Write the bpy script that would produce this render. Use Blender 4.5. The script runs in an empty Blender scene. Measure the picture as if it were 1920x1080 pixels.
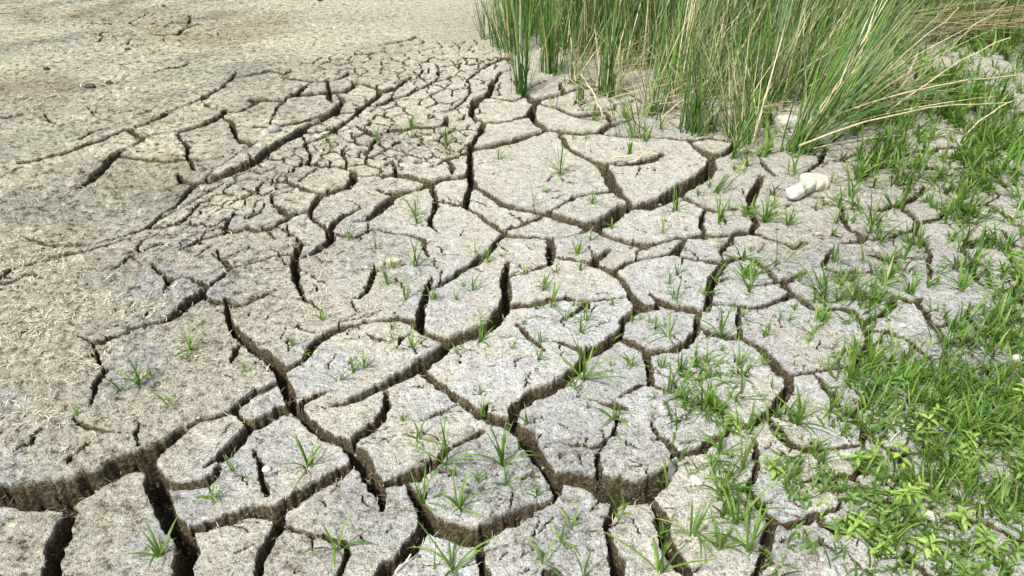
import bpy, math, random
import numpy as np
from mathutils import Vector
from mathutils.geometry import delaunay_2d_cdt

random.seed(7)
rng = np.random.default_rng(11)
scene = bpy.context.scene
COL = scene.collection

# ------------------------------------------------------------------ camera, sky, sun, exposure
H, PITCH, FPX = 1.5, math.radians(35.0), 1507.0
cam_d = bpy.data.cameras.new('camera')
cam_d.sensor_width = 36.0
cam_d.lens = FPX / 1920.0 * 36.0
cam_d.clip_start, cam_d.clip_end = 0.05, 500.0
cam = bpy.data.objects.new('camera', cam_d)
cam.location = (0, 0, H)
cam.rotation_euler = (math.pi / 2 - PITCH, 0, 0)
COL.objects.link(cam)
scene.camera = cam

SUN_EL, SUN_AZ = math.radians(56), math.radians(-138)      # azimuth from +Y, clockwise seen from above
world = bpy.data.worlds.new('World')
scene.world = world
world.use_nodes = True
wn = world.node_tree
bg = wn.nodes['Background']
sky = wn.nodes.new('ShaderNodeTexSky')
sky.sky_type = 'NISHITA'
sky.sun_disc = False
sky.sun_elevation = SUN_EL
sky.sun_rotation = SUN_AZ
sky.air_density = 1.0
sky.dust_density = 3.0
sky.ozone_density = 1.0
hs = wn.nodes.new('ShaderNodeHueSaturation')          # thin high cloud: a paler, less blue sky
hs.inputs['Saturation'].default_value = 0.35
wn.links.new(sky.outputs['Color'], hs.inputs['Color'])
wn.links.new(hs.outputs['Color'], bg.inputs['Color'])
bg.inputs['Strength'].default_value = 0.10
sun_d = bpy.data.lights.new('sun', 'SUN')
sun_d.energy = 2.0
sun_d.angle = math.radians(5)
sun_d.color = (1.0, 0.98, 0.95)
sun = bpy.data.objects.new('sun', sun_d)
sd = Vector((math.sin(SUN_AZ) * math.cos(SUN_EL), math.cos(SUN_AZ) * math.cos(SUN_EL), math.sin(SUN_EL)))
sun.rotation_euler = (-sd).to_track_quat('-Z', 'Y').to_euler()
sun.location = sd * 20
COL.objects.link(sun)
vs = scene.view_settings
vs.view_transform = 'Standard'
vs.look = 'None'
vs.gamma = 1.0
vs.use_curve_mapping = False
vs.exposure = 1.22
scene.cycles.max_bounces = 6
scene.cycles.diffuse_bounces = 3
scene.cycles.transparent_max_bounces = 4

# ------------------------------------------------------------------ helpers
SP, CP = math.sin(PITCH), math.cos(PITCH)


def ray_t(py, z=0.0):
    cy = (540.0 - py) / FPX
    return (H - z) / (SP - cy * CP)


def p2g(px, py, z=0.0):
    """photo pixel -> point on the ground"""
    cx = (px - 960.0) / FPX
    cy = (540.0 - py) / FPX
    t = (H - z) / (SP - cy * CP)
    return np.array([cx * t, (CP + cy * SP) * t])


def g2p(x, y, z=0.0):
    d = y * CP + (H - z) * SP
    up = y * SP - (H - z) * CP
    return 960.0 + FPX * x / d, 540.0 - FPX * up / d


def ss(a, b, x):
    t = np.clip((x - a) / (b - a), 0, 1)
    return t * t * (3 - 2 * t)


def vnoise(x, y, seed=0):
    xi = np.floor(x).astype(np.int64)
    yi = np.floor(y).astype(np.int64)
    fx = x - xi
    fy = y - yi
    fx = fx * fx * (3 - 2 * fx)
    fy = fy * fy * (3 - 2 * fy)

    def h(a, b):
        n = (a * 374761393 + b * 668265263 + seed * 974634539) & 0x7fffffff
        n = ((n ^ (n >> 13)) * 1274126177) & 0x7fffffff
        n = ((n ^ (n >> 16)) * 974711) & 0x7fffffff
        return (n & 0xffff) / 32767.5 - 1.0
    return ((h(xi, yi) * (1 - fx) + h(xi + 1, yi) * fx) * (1 - fy)
            + (h(xi, yi + 1) * (1 - fx) + h(xi + 1, yi + 1) * fx) * fy)


def fbm(x, y, scale, octv=3, seed=0):
    r = np.zeros_like(x)
    a, tot = 1.0, 0.0
    for i in range(octv):
        c, s = math.cos(0.6 * i + 0.3), math.sin(0.6 * i + 0.3)
        xx, yy = (c * x - s * y) / scale, (s * x + c * y) / scale
        r += a * vnoise(xx + 17.3 * i, yy - 9.1 * i, seed + i)
        tot += a
        a *= 0.5
        scale *= 0.5
    return r / tot


def tag(o, label=None, cat=None, group=None, kind=None):
    if label:
        o['label'] = label
    if cat:
        o['category'] = cat
    if group:
        o['group'] = group
    if kind:
        o['kind'] = kind
    return o


def make_mesh(name, verts, faces, mat, cols=None, smooth=True, sharp=None, attrs=None):
    """verts (n,3); faces (m,3) or (m,4) int array, or list of such arrays"""
    if not isinstance(faces, list):
        faces = [faces]
    faces = [np.asarray(f, dtype=np.int32) for f in faces if len(f)]
    me = bpy.data.meshes.new(name)
    me.vertices.add(len(verts))
    me.vertices.foreach_set('co', np.asarray(verts, dtype=np.float32).ravel())
    nl = sum(f.size for f in faces)
    npol = sum(len(f) for f in faces)
    me.loops.add(nl)
    me.loops.foreach_set('vertex_index', np.concatenate([f.ravel() for f in faces]))
    me.polygons.add(npol)
    tots = np.concatenate([np.full(len(f), f.shape[1], dtype=np.int32) for f in faces])
    starts = np.concatenate([[0], np.cumsum(tots)[:-1]]).astype(np.int32)
    me.polygons.foreach_set('loop_start', starts)
    me.polygons.foreach_set('loop_total', tots)
    me.polygons.foreach_set('use_smooth', np.full(npol, smooth))
    if cols is not None:
        a = me.color_attributes.new('tint', 'FLOAT_COLOR', 'POINT')
        c = np.ones((len(verts), 4), dtype=np.float32)
        c[:, :3] = cols
        a.data.foreach_set('color', c.ravel())
    for k, v in (attrs or {}).items():
        a = me.attributes.new(k, 'FLOAT', 'POINT')
        a.data.foreach_set('value', np.asarray(v, dtype=np.float32))
    me.update()
    me.validate()
    if sharp is not None:
        me.set_sharp_from_angle(angle=sharp)
    if mat is not None:
        me.materials.append(mat)
    return me


def link(name, me, parent=None, loc=None):
    o = bpy.data.objects.new(name, me)
    COL.objects.link(o)
    if parent is not None:
        o.parent = parent
    if loc is not None:
        o.location = loc
    return o


def blobs(px, py, lst):
    r = np.zeros_like(px, dtype=float)
    for x0, y0, rx, ry, d in lst:
        r = np.maximum(r, d * np.exp(-(((px - x0) / rx) ** 2 + ((py - y0) / ry) ** 2) ** 1.5))
    return r


# ------------------------------------------------------------------ materials
def new_mat(name):
    m = bpy.data.materials.new(name)
    m.use_nodes = True
    nt = m.node_tree
    for n in list(nt.nodes):
        nt.nodes.remove(n)
    out = nt.nodes.new('ShaderNodeOutputMaterial')
    return m, nt, out


def nd(nt, typ, **kw):
    n = nt.nodes.new(typ)
    for k, v in kw.items():
        if k in n.inputs:
            n.inputs[k].default_value = v
        else:
            setattr(n, k, v)
    return n


def noise_node(nt, vec, scale, detail=2.0, rough=0.6):
    n = nt.nodes.new('ShaderNodeTexNoise')
    n.inputs['Scale'].default_value = scale
    n.inputs['Detail'].default_value = detail
    n.inputs['Roughness'].default_value = rough
    nt.links.new(vec, n.inputs['Vector'])
    return n.outputs['Fac']


def ramp(nt, fac, stops):
    r = nt.nodes.new('ShaderNodeValToRGB')
    el = r.color_ramp.elements
    el[0].position, el[0].color = stops[0][0], (*stops[0][1], 1)
    el[1].position, el[1].color = stops[-1][0], (*stops[-1][1], 1)
    for p, c in stops[1:-1]:
        e = el.new(p)
        e.color = (*c, 1)
    nt.links.new(fac, r.inputs['Fac'])
    return r.outputs['Color']


def mixc(nt, typ, fac, a, b):
    m = nt.nodes.new('ShaderNodeMix')
    m.data_type = 'RGBA'
    m.blend_type = typ
    if isinstance(fac, (int, float)):
        m.inputs['Factor'].default_value = fac
    else:
        nt.links.new(fac, m.inputs['Factor'])
    for i, v in ((6, a), (7, b)):
        if isinstance(v, tuple):
            m.inputs[i].default_value = (*v, 1)
        else:
            nt.links.new(v, m.inputs[i])
    return m.outputs[2]


def math_node(nt, op, a, b):
    m = nt.nodes.new('ShaderNodeMath')
    m.operation = op
    for i, v in enumerate((a, b)):
        if isinstance(v, (int, float)):
            m.inputs[i].default_value = v
        else:
            nt.links.new(v, m.inputs[i])
    return m.outputs[0]


def mud_material():
    m, nt, out = new_mat('dry_cracked_mud')
    geo = nt.nodes.new('ShaderNodeNewGeometry')
    pos = geo.outputs['Position']
    at = nd(nt, 'ShaderNodeAttribute', attribute_name='tint')
    so = nd(nt, 'ShaderNodeAttribute', attribute_name='soil')
    g1 = noise_node(nt, pos, 260, 3, 0.7)        # sand grains
    g2 = noise_node(nt, pos, 95, 4, 0.65)
    g3 = noise_node(nt, pos, 28, 3, 0.6)
    sp = ramp(nt, g1, [(0.33, (0.30, 0.28, 0.23)), (0.45, (0.86, 0.87, 0.84)), (0.56, (1.04, 1.04, 1.03)), (0.68, (1.45, 1.44, 1.40))])
    sp2 = ramp(nt, g2, [(0.33, (0.34, 0.31, 0.25)), (0.42, (0.90, 0.89, 0.86)), (0.58, (1.06, 1.06, 1.06)), (0.70, (1.30, 1.29, 1.26))])
    c = mixc(nt, 'MULTIPLY', 1.0, at.outputs['Color'], sp)
    c = mixc(nt, 'MULTIPLY', 1.0, c, sp2)
    sp3 = ramp(nt, g3, [(0.28, (0.86, 0.83, 0.76)), (0.5, (1, 1, 1)), (0.72, (1.07, 1.07, 1.08))])
    c = mixc(nt, 'MULTIPLY', 1.0, c, sp3)
    g4 = noise_node(nt, pos, 32, 6, 0.78)        # pits and pale crumbs of a centimetre or two
    lit = nd(nt, 'ShaderNodeAttribute', attribute_name='litter')
    sp4 = ramp(nt, g4, [(0.38, (0.18, 0.16, 0.12)), (0.44, (0.70, 0.68, 0.61)), (0.49, (1, 1, 1)), (0.56, (1.06, 1.06, 1.05)), (0.63, (1.50, 1.48, 1.42))])
    c = mixc(nt, 'MULTIPLY', lit.outputs['Fac'], c, sp4)
    # moist brown soil below the pale crust
    w1 = noise_node(nt, pos, 120, 4, 0.7)
    w2 = noise_node(nt, pos, 18, 3, 0.6)
    wc = ramp(nt, w1, [(0.32, (0.034, 0.027, 0.016)), (0.5, (0.112, 0.092, 0.056)), (0.62, (0.205, 0.170, 0.108)), (0.72, (0.46, 0.40, 0.27))])
    wc2 = ramp(nt, w2, [(0.35, (0.78, 0.76, 0.70)), (0.65, (1.18, 1.15, 1.06))])
    wc = mixc(nt, 'MULTIPLY', 1.0, wc, wc2)
    e = math_node(nt, 'ADD', so.outputs['Fac'], math_node(nt, 'MULTIPLY', math_node(nt, 'SUBTRACT', g2, 0.5), 0.5))
    er = nt.nodes.new('ShaderNodeMapRange')
    er.inputs['From Min'].default_value = 0.06
    er.inputs['From Max'].default_value = 0.24
    nt.links.new(e, er.inputs['Value'])
    c = mixc(nt, 'MIX', er.outputs['Result'], c, wc)
    h = math_node(nt, 'ADD', math_node(nt, 'MULTIPLY', g1, 0.0035), math_node(nt, 'MULTIPLY', g2, 0.011))
    h = math_node(nt, 'ADD', h, math_node(nt, 'MULTIPLY', g3, 0.007))
    h = math_node(nt, 'ADD', h, math_node(nt, 'MULTIPLY', math_node(nt, 'MULTIPLY', g4, lit.outputs['Fac']), 0.030))
    h = math_node(nt, 'ADD', h, math_node(nt, 'MULTIPLY', math_node(nt, 'MULTIPLY', w1, so.outputs['Fac']), 0.022))
    h = math_node(nt, 'ADD', h, math_node(nt, 'MULTIPLY', math_node(nt, 'MULTIPLY', noise_node(nt, pos, 42, 3, 0.6), so.outputs['Fac']), 0.030))
    b = nt.nodes.new('ShaderNodeBump')
    b.inputs['Strength'].default_value = 1.0
    b.inputs['Distance'].default_value = 1.0
    nt.links.new(h, b.inputs['Height'])
    p = nt.nodes.new('ShaderNodeBsdfPrincipled')
    p.inputs['Roughness'].default_value = 0.95
    p.inputs['Specular IOR Level'].default_value = 0.15
    nt.links.new(c, p.inputs['Base Color'])
    nt.links.new(b.outputs['Normal'], p.inputs['Normal'])
    nt.links.new(p.outputs[0], out.inputs['Surface'])
    return m


def leaf_material(name, rough=0.45, trans=0.35, var=0.25):
    m, nt, out = new_mat(name)
    geo = nt.nodes.new('ShaderNodeNewGeometry')
    at = nd(nt, 'ShaderNodeAttribute', attribute_name='tint')
    n = noise_node(nt, geo.outputs['Position'], 60, 2, 0.5)
    v = ramp(nt, n, [(0.3, (1 - var,) * 3), (0.7, (1 + var,) * 3)])
    c = mixc(nt, 'MULTIPLY', 1.0, at.outputs['Color'], v)
    p = nt.nodes.new('ShaderNodeBsdfPrincipled')
    p.inputs['Roughness'].default_value = rough
    p.inputs['Specular IOR Level'].default_value = 0.35
    nt.links.new(c, p.inputs['Base Color'])
    t = nt.nodes.new('ShaderNodeBsdfTranslucent')
    tc = mixc(nt, 'MULTIPLY', 1.0, c, (1.5, 1.6, 0.7))
    nt.links.new(tc, t.inputs['Color'])
    mx = nt.nodes.new('ShaderNodeMixShader')
    mx.inputs[0].default_value = trans
    nt.links.new(p.outputs[0], mx.inputs[1])
    nt.links.new(t.outputs[0], mx.inputs[2])
    nt.links.new(mx.outputs[0], out.inputs['Surface'])
    return m


def stone_material(name, c1, c2, scale=60, rough=0.8):
    m, nt, out = new_mat(name)
    tc = nt.nodes.new('ShaderNodeTexCoord')
    n = noise_node(nt, tc.outputs['Object'], scale, 4, 0.65)
    c = ramp(nt, n, [(0.32, c1), (0.66, c2)])
    n2 = noise_node(nt, tc.outputs['Object'], scale * 4, 3, 0.7)
    b = nt.nodes.new('ShaderNodeBump')
    b.inputs['Strength'].default_value = 0.7
    b.inputs['Distance'].default_value = 0.004
    nt.links.new(n2, b.inputs['Height'])
    p = nt.nodes.new('ShaderNodeBsdfPrincipled')
    p.inputs['Roughness'].default_value = rough
    nt.links.new(c, p.inputs['Base Color'])
    nt.links.new(b.outputs['Normal'], p.inputs['Normal'])
    nt.links.new(p.outputs[0], out.inputs['Surface'])
    return m


M_MUD = mud_material()
M_LEAF = leaf_material('green_grass_blade')
M_RUSH = leaf_material('rush_stem', 0.45, 0.12)
M_STRAW = leaf_material('dry_straw', 0.7, 0.15)

# ------------------------------------------------------------------ crack network
CRACKS = """
0,926,46 60,930,56 120,928,62 165,908,48 200,892,38 230,872,36 265,862,46 295,845,34 320,825,26 345,803,18 375,790,16 410,783,18 437,772,16 470,745,18 500,727,18 522,716,18
-60,935,46 0,926,46
425,562,14 428,600,16 445,625,20 475,650,18 505,668,22 520,690,26 535,720,26 545,755,24 560,778,22 590,803,20 625,826,20 655,838,24 670,850,34 682,872,38 698,900,32 708,920,32 718,940,20 724,955,8
727,738,14 728,765,16 715,787,18 690,806,20 668,824,26
722,910,14 745,903,20 770,893,24 795,877,22 825,860,16 840,843,12 860,830,10 885,822,10 905,808,8
788,697,14 805,706,16 822,720,16 842,740,16 870,757,18 900,778,20 925,790,22 945,792,24 960,797,26 985,815,34 1003,845,30 1020,875,22 1035,898,20 1045,915,20 1048,930,18
960,792,22 962,770,24 995,745,24 1035,726,22 1065,710,18 1085,690,22 1095,672,16 1100,655,12
1048,930,18 1020,942,26 990,955,34 960,972,38 930,985,42 900,1005,46 870,1000,50 840,992,48 815,985,40 800,965,34 788,945,28 775,925,24 765,910,18
892,1010,26 902,1030,20 906,1055,18 908,1090,16
800,985,34 785,1010,32 765,1030,34 745,1050,30 725,1072,34 710,1092,34
478,845,6 484,865,10 490,890,10 497,915,12 500,935,14
660,875,18 630,890,22 600,908,24 570,930,26 540,950,28 515,963,28 490,963,26 465,962,24 430,977,24 400,990,20 368,996,22
278,868,36 290,900,40 300,930,44 308,960,40 325,985,42 345,1005,44 350,1035,48 343,1092,46
475,803,18 455,825,20 430,848,20 408,865,14 388,882,6
414,877,6 405,892,14 385,908,18 360,914,18 335,915,14 312,910,16
437,778,12 455,790,10 475,803,16 500,788,20 525,775,20 548,762,20
133,960,30 122,985,36 115,1010,42 105,1040,40 96,1092,46
530,962,26 522,990,26 510,1015,24 498,1035,22 487,1060,20 478,1092,20
540,993,12 565,998,12 590,1007,14 620,1012,12 640,1022,14 650,1040,16 640,1065,14 628,1092,12
838,650,24 815,672,24 790,687,24 760,703,22 730,718,22 700,733,18 670,750,14 645,760,10 620,765,4
625,733,4 600,742,10 575,757,12 558,768,16
538,692,14 562,684,10 575,668,10 585,648,16 600,636,14 625,621,12 645,617,10 660,611,8 690,605,8 720,604,8 745,601,10 770,603,16 783,610,20
807,522,8 803,540,12 797,562,16 787,590,20 783,612,24 800,625,14 820,632,14 840,642,22 865,635,24 900,622,26 925,608,26 942,588,26 950,570,24 950,550,22 947,525,22 950,505,14 953,490,7
950,577,18 985,575,14 1010,572,14 1030,564,10 1060,564,8 1090,567,8 1120,567,8 1150,562,8 1185,560,10
1097,570,10 1085,584,12 1070,598,8
1110,500,12 1130,506,12 1150,517,14 1165,528,14 1176,542,16 1186,560,18 1200,577,22 1225,576,14 1240,568,10
1218,556,8 1240,566,14 1265,574,14 1295,579,16 1325,581,16
1203,580,18 1180,594,12 1168,605,14 1168,618,14 1160,632,16 1140,645,16 1115,658,18 1097,670,18
1097,668,14 1080,656,10 1062,648,8 1043,643,4
968,608,6 985,627,12 1003,643,12 1020,662,6
1160,632,14 1185,645,14 1205,655,14 1215,662,16 1240,659,14 1265,657,14 1285,650,18 1300,632,16 1308,612,14 1307,596,14 1312,582,16
1310,614,10 1330,628,10 1360,635,12 1388,634,14
1385,578,12 1386,605,13 1388,632,16 1405,640,16 1425,652,20 1440,670,22 1452,685,24 1465,700,24 1477,710,20
1475,705,18 1500,703,12 1530,700,10 1565,694,12 1600,683,14 1620,665,16 1628,645,12 1625,625,12 1614,600,14
1328,570,14 1350,570,10 1385,575,12 1415,578,12 1440,571,12 1470,563,12 1487,552,16 1500,560,12 1520,574,12 1540,580,8 1570,578,10 1595,584,12 1614,600,16
1358,490,14 1348,508,18 1335,525,18 1330,545,16 1330,565,18 1325,582,18
1214,662,14 1214,682,13 1220,705,16 1220,724,14 1200,725,12 1180,735,14 1163,747,6
1220,724,12 1245,732,10 1275,744,10 1305,757,8 1335,764,8 1355,775,14 1362,790,12 1365,812,14
1478,708,18 1478,725,22 1470,745,24 1455,765,22 1435,785,18 1410,800,14 1385,808,12 1365,812,12 1335,830,20 1315,845,20 1290,850,20 1262,857,18
1222,790,8 1228,808,10 1245,826,12 1260,845,16 1262,862,18 1262,880,22
1160,772,8 1158,795,10 1150,815,12 1130,835,12 1110,836,10 1090,832,10 1072,834,5
1122,750,4 1140,757,10 1160,762,12 1177,772,6
1130,836,8 1122,858,10 1122,880,14 1117,900,14 1122,915,14
1040,902,24 1065,900,32 1090,902,36 1120,908,44 1142,922,56 1165,925,60 1195,925,50 1220,912,40 1245,898,36 1262,880,26
1150,955,26 1145,975,18 1133,995,14 1140,1015,18 1148,1040,22 1160,1060,34 1158,1092,34
1210,935,16 1225,950,18 1242,975,26 1243,1000,26 1250,1025,28 1268,1048,30 1294,1085,28
1411,825,10 1415,850,12 1420,875,14 1408,905,14 1405,922,14 1420,945,16 1440,968,18 1448,985,20 1440,1010,22 1428,1040,24 1412,1092,24
1447,978,16 1475,985,16 1505,980,16 1535,968,14 1550,985,16 1572,1002,10
1440,785,18 1460,812,22 1485,840,22 1510,848,16 1550,843,12 1590,842,12 1612,838,14
1530,705,8 1540,720,10 1555,745,14 1568,762,12 1590,778,14 1605,792,16 1618,812,16 1622,840,14 1620,860,8
1600,785,12 1615,765,14 1632,745,14 1648,718,12 1650,700,8 1640,682,10 1625,665,12
1617,612,12 1635,597,12 1655,587,14 1676,573,12 1678,556,10 1660,546,8 1640,535,8
1678,554,10 1700,563,8 1718,569,10 1732,560,6
1720,569,8 1735,585,10 1740,605,10 1747,614,8 1770,612,10 1792,605,7
1625,622,8 1660,622,6 1690,634,8 1708,645,10 1723,658,12 1740,674,9
1747,614,8 1762,628,8 1770,642,8 1797,649,6
1655,622,6 1650,640,10 1637,650,10 1625,658,10
1579,388,8 1580,412,10 1595,428,10 1615,443,14 1635,448,10 1665,446,7 1690,439,7 1714,430,10
1686,382,10 1705,398,14 1722,415,16 1715,430,14 1728,448,14 1740,465,12 1742,484,10
1535,368,9 1575,371,9 1600,378,8 1615,384,8
1580,390,9 1615,388,9 1650,392,10 1680,385,10 1705,375,10 1727,362,10 1735,348,6
1724,417,10 1745,413,8 1773,399,5
1813,446,10 1818,465,8 1842,445,6
1630,480,6 1660,485,8 1700,480,5 1740,483,8 1745,510,8 1742,532,6
1636,498,6 1638,516,10
1562,466,6 1552,485,10 1545,500,10 1575,512,8 1605,508,8 1632,510,6
1440,448,8 1465,455,8 1490,463,10 1512,454,8
1530,441,4 1577,444,4
1578,458,6 1612,455,10 1622,447,10
1437,505,12 1450,520,12 1465,530,14 1487,550,14
1437,533,10 1467,529,12 1490,520,12 1507,511,7
885,272,14 880,290,14 882,310,16 880,330,18 888,350,16 915,365,12 945,382,16 975,391,16 1005,398,16 1025,402,14 1055,412,14 1085,420,14 1105,424,18 1130,420,24 1150,406,24 1172,390,20 1185,386,16
1018,398,6 1045,391,8 1065,380,9 1080,369,9 1110,365,7 1142,361,12
1052,258,8 1062,278,10 1085,293,12 1110,302,10 1130,310,18 1140,330,26 1150,350,24 1162,366,18 1178,378,16 1183,395,10
1128,306,8 1165,308,8 1195,305,10 1220,298,14 1242,287,9
1202,308,3 1199,318,3 1192,330,3
1182,388,16 1215,387,20 1245,373,24 1270,356,26 1295,343,26 1320,328,26 1333,312,26 1338,297,18
1290,260,6 1310,275,10 1335,290,16 1360,285,12 1380,270,14 1392,260,10
1275,362,14 1295,376,14 1318,388,14 1338,394,10 1365,394,5 1388,392,5
1428,328,14 1420,350,18 1408,372,20 1404,390,14 1410,405,16 1418,418,18 1408,434,16
1320,396,8 1314,415,10 1318,432,11 1320,450,11
1110,428,18 1120,434,18 1145,447,14 1175,455,16 1205,462,16 1225,460,10 1255,452,8 1285,448,10 1315,444,12 1345,442,8 1375,440,8 1402,436,14 1415,440,10 1442,448,10
950,440,14 985,446,8 1020,448,9 1060,448,7 1090,440,8 1110,430,16
946,430,8 975,424,6 1000,415,6 1020,404,6
886,350,14 878,365,14 874,388,11 895,398,10 915,413,12 935,428,14 950,440,16
948,440,14 930,452,10 918,470,14 900,487,14 875,504,12 850,520,12 825,535,9 802,545,10
1033,448,18 1032,475,20 1031,497,13 1010,506,6 985,515,6 960,522,5 950,530,6
1035,485,4 1060,489,5 1090,491,8 1110,500,14 1125,487,14 1143,473,6
1153,512,6 1175,498,8 1195,492,8 1225,487,9 1257,480,10 1273,470,16 1282,452,12
1205,462,6 1193,475,5 1194,492,6
1260,478,10 1285,486,9 1320,492,9 1350,496,12 1378,485,8 1397,480,5 1415,490,10 1437,504,14
1370,440,10 1370,455,12 1358,468,10 1350,475,7 1354,490,5
1015,185,10 1003,200,12 995,215,16 1000,228,12 1015,238,16 1027,250,14
957,229,5 985,222,6 997,214,8
882,284,10 920,278,10 960,268,12 995,257,11 1028,249,12
1003,195,5 1040,205,8 1065,217,10 1085,222,12 1115,220,10 1135,213,8 1140,225,10 1150,237,10
1028,247,12 1055,253,9 1090,254,8 1122,252,8 1148,238,6
1055,253,8 1052,266,8
1122,252,6 1170,257,6 1210,258,5 1245,256,5 1292,262,5 1330,258,5 1384,263,6
985,178,8 1000,190,10 1022,186,9 1050,178,8 1080,172,5 1110,165,8 1132,165,5
958,148,5 975,170,6 986,182,8
1430,300,9 1440,315,12 1452,328,10
1500,330,7 1540,300,9 1548,280,8 1530,262,9 1510,250,8
703,260,5 698,278,7 686,290,8 697,300,7 715,302,6 735,303,6 742,318,8 740,330,5
708,330,4 745,328,5 775,332,6 800,340,9 808,345,12 830,338,12 860,335,12 882,330,14
877,289,6 855,296,7 838,300,8 822,310,5 810,317,3
838,300,8 848,313,12 847,327,8
808,343,10 813,358,9 818,375,9 815,392,12 808,410,12 806,420,9 820,433,4
818,378,4 850,383,4 874,386,6
708,356,5 730,361,8 748,362,12 772,355,9 802,346,8
742,365,12 728,377,16 712,392,18 703,402,12 690,412,6 667,418,4
675,392,3 655,401,7 640,410,8 628,422,12 618,435,16 620,448,20 612,460,14 588,473,10 567,482,6
606,368,10 592,382,13 583,398,12 580,408,9 598,420,7 615,436,9
530,340,6 555,349,9 575,360,10 605,367,9 635,358,8 655,350,10 665,338,16 662,322,10 640,315,6 615,313,5 590,322,4 560,342,6
508,340,3 535,340,6
510,360,6 512,380,7 525,394,9 544,405,12 530,416,7 507,428,5 485,432,8 460,424,5
505,434,8 514,448,6
544,405,6 565,400,4 582,398,5
510,366,4 530,362,4 556,352,4
568,453,6 558,465,14 554,480,16 552,497,18 556,515,18 558,532,14 565,547,10 575,562,8 590,573,5 604,583,4
552,478,8 530,478,6 505,483,6 480,490,5 455,497,6 430,500,8 418,490,8
402,467,5 412,480,6 422,492,9 435,502,9 420,515,9 404,528,6 390,538,8
620,438,7 640,443,6 670,445,7 690,435,6 700,430,4 730,434,5 760,438,6 785,445,8 797,455,9 795,465,9 806,480,4
692,416,3 692,434,4
700,495,3 702,510,9 692,532,11 685,548,8 671,561,3
826,505,2 822,530,3
482,397,12 468,405,7
440,398,6 425,410,8 420,420,10 420,434,9
335,462,3 360,450,5 372,441,6 395,438,6 420,428,6 440,432,4 462,425,6 480,433,8
283,490,7 295,507,9 310,518,12 318,530,12 307,549,7
316,526,12 345,520,4 358,522,7 367,529,10 388,538,12 375,553,20 352,570,18 335,586,14 310,600,10 285,606,6 260,615,6 235,622,7 215,632,8 195,642,9 178,648,8
147,634,4 165,638,8 176,646,8 178,660,8 180,670,10 192,682,6 195,695,7 188,710,12 182,725,10 175,745,8 171,760,4
158,671,4 180,670,8
207,689,4 194,698,6
376,553,8 400,566,8 424,567,12 440,577,10 460,572,8 478,562,8 500,552,5 522,544,4
447,642,10 440,662,12 431,680,8
142,781,8 155,795,12 175,804,12 200,811,8 227,815,4
258,791,6 258,812,10 256,837,5
82,806,5 68,818,8 64,832,7 45,838,4 28,851,3
170,829,3 150,845,4 133,860,6 126,869,4
772,624,6 755,638,8 747,651,5
690,624,4 700,636,6 730,642,3
790,788,4 825,775,6 857,761,3
637,601,5 637,617,7
538,613,3 529,637,4
560,607,3 567,619,5 589,624,3
448,145,3 470,142,4 490,138,4 507,133,4 530,138,4 548,133,6
530,145,5 555,147,5 580,149,6 605,152,7 630,147,5 648,142,6 654,133,5
588,151,7 575,162,9 560,173,10 543,182,10 532,190,9 520,203,7 512,220,6 507,237,4
478,188,12 500,185,7 528,187,9
550,180,8 580,178,7 605,175,9 617,170,10
613,151,9 617,165,8 616,180,10 621,194,5
618,173,6 645,171,7 660,164,8 667,157,7 654,149,4
634,177,4 643,188,14 637,200,14 626,213,13 600,222,5 570,231,5 545,237,5 510,241,5 476,241,4
628,214,12 605,228,6 583,236,6 570,243,12 552,258,14 530,268,10 510,282,14 490,296,12 470,309,12 440,318,9 415,325,7 390,331,10 365,333,9 348,343,10 325,362,10 300,376,9 275,392,7 250,405,5 215,418,4 182,430,5 155,437,8 125,443,9 95,445,9 80,441,9 65,435,10 52,430,6 36,427,3
482,271,4 450,288,4 425,302,4 400,315,4 384,326,5
331,315,5 338,326,14 352,332,8
444,135,6 430,152,5 415,165,5 400,172,5 386,178,9 372,187,6 345,198,5 322,207,9 302,219,8 275,230,5 250,237,6 235,239,12 247,245,10 268,256,12 266,263,10 250,270,7 232,276,6 218,284,16 203,297,13 185,312,12 168,326,8 146,338,4
425,202,7 418,213,10 398,226,10 375,234,8 350,242,7 325,247,6 300,250,5 270,255,8
420,221,7 435,230,10 438,245,11 443,258,8 455,268,8 474,276,5
378,189,4 390,200,7 407,204,5
424,210,4 450,208,4 470,198,5 482,192,5
232,241,6 200,254,6 170,265,6 150,272,7 120,281,6 90,290,7 62,297,6 37,302,7
193,237,4 170,247,5 147,257,4
0,216,5 15,217,6 39,213,4
81,212,3 92,222,5 104,230,3
164,199,3 178,216,3
264,214,3 293,197,2
222,288,5 255,292,4 287,296,4 307,299,3 347,295,4
334,248,7 340,262,7 353,275,9 350,290,9 358,305,10 365,313,4
430,334,3 400,345,4 375,352,4 350,364,4 320,376,3 295,387,3 270,399,4 300,402,3 330,397,5 350,385,5 367,367,4
291,412,3 269,426,4
266,427,6 260,440,5 252,455,4 227,466,3
252,455,3 262,460,4 305,442,4 313,451,3
233,423,6 205,436,6 185,446,6 155,457,6 125,467,4 95,477,5 60,488,4 35,498,6 12,511,6 -20,528,4
0,531,4 15,528,4 40,518,3 62,511,5 81,521,5
243,469,5 230,482,5 209,503,6
665,157,5 685,157,6 700,163,5 711,170,9 711,177,7 700,186,9 690,196,9 678,206,9 667,215,9 650,230,9 630,241,10 620,252,8 600,262,4 570,275,4 538,286,4
567,251,4 600,247,4 622,243,5
711,175,5 735,168,7 745,163,5 760,150,8 771,142,4
693,199,5 720,194,5 738,184,7 765,178,6 785,168,6 805,157,6 827,146,5
953,105,8 935,113,5 910,124,5 895,137,5 878,150,5 880,162,5 882,172,5 872,190,4 860,200,5 845,210,6 823,215,4
942,134,4 930,148,6 924,160,9 916,178,10 893,190,14 886,202,16 883,217,12 893,226,10 907,230,10 905,240,12 901,254,9 888,272,9
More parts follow.
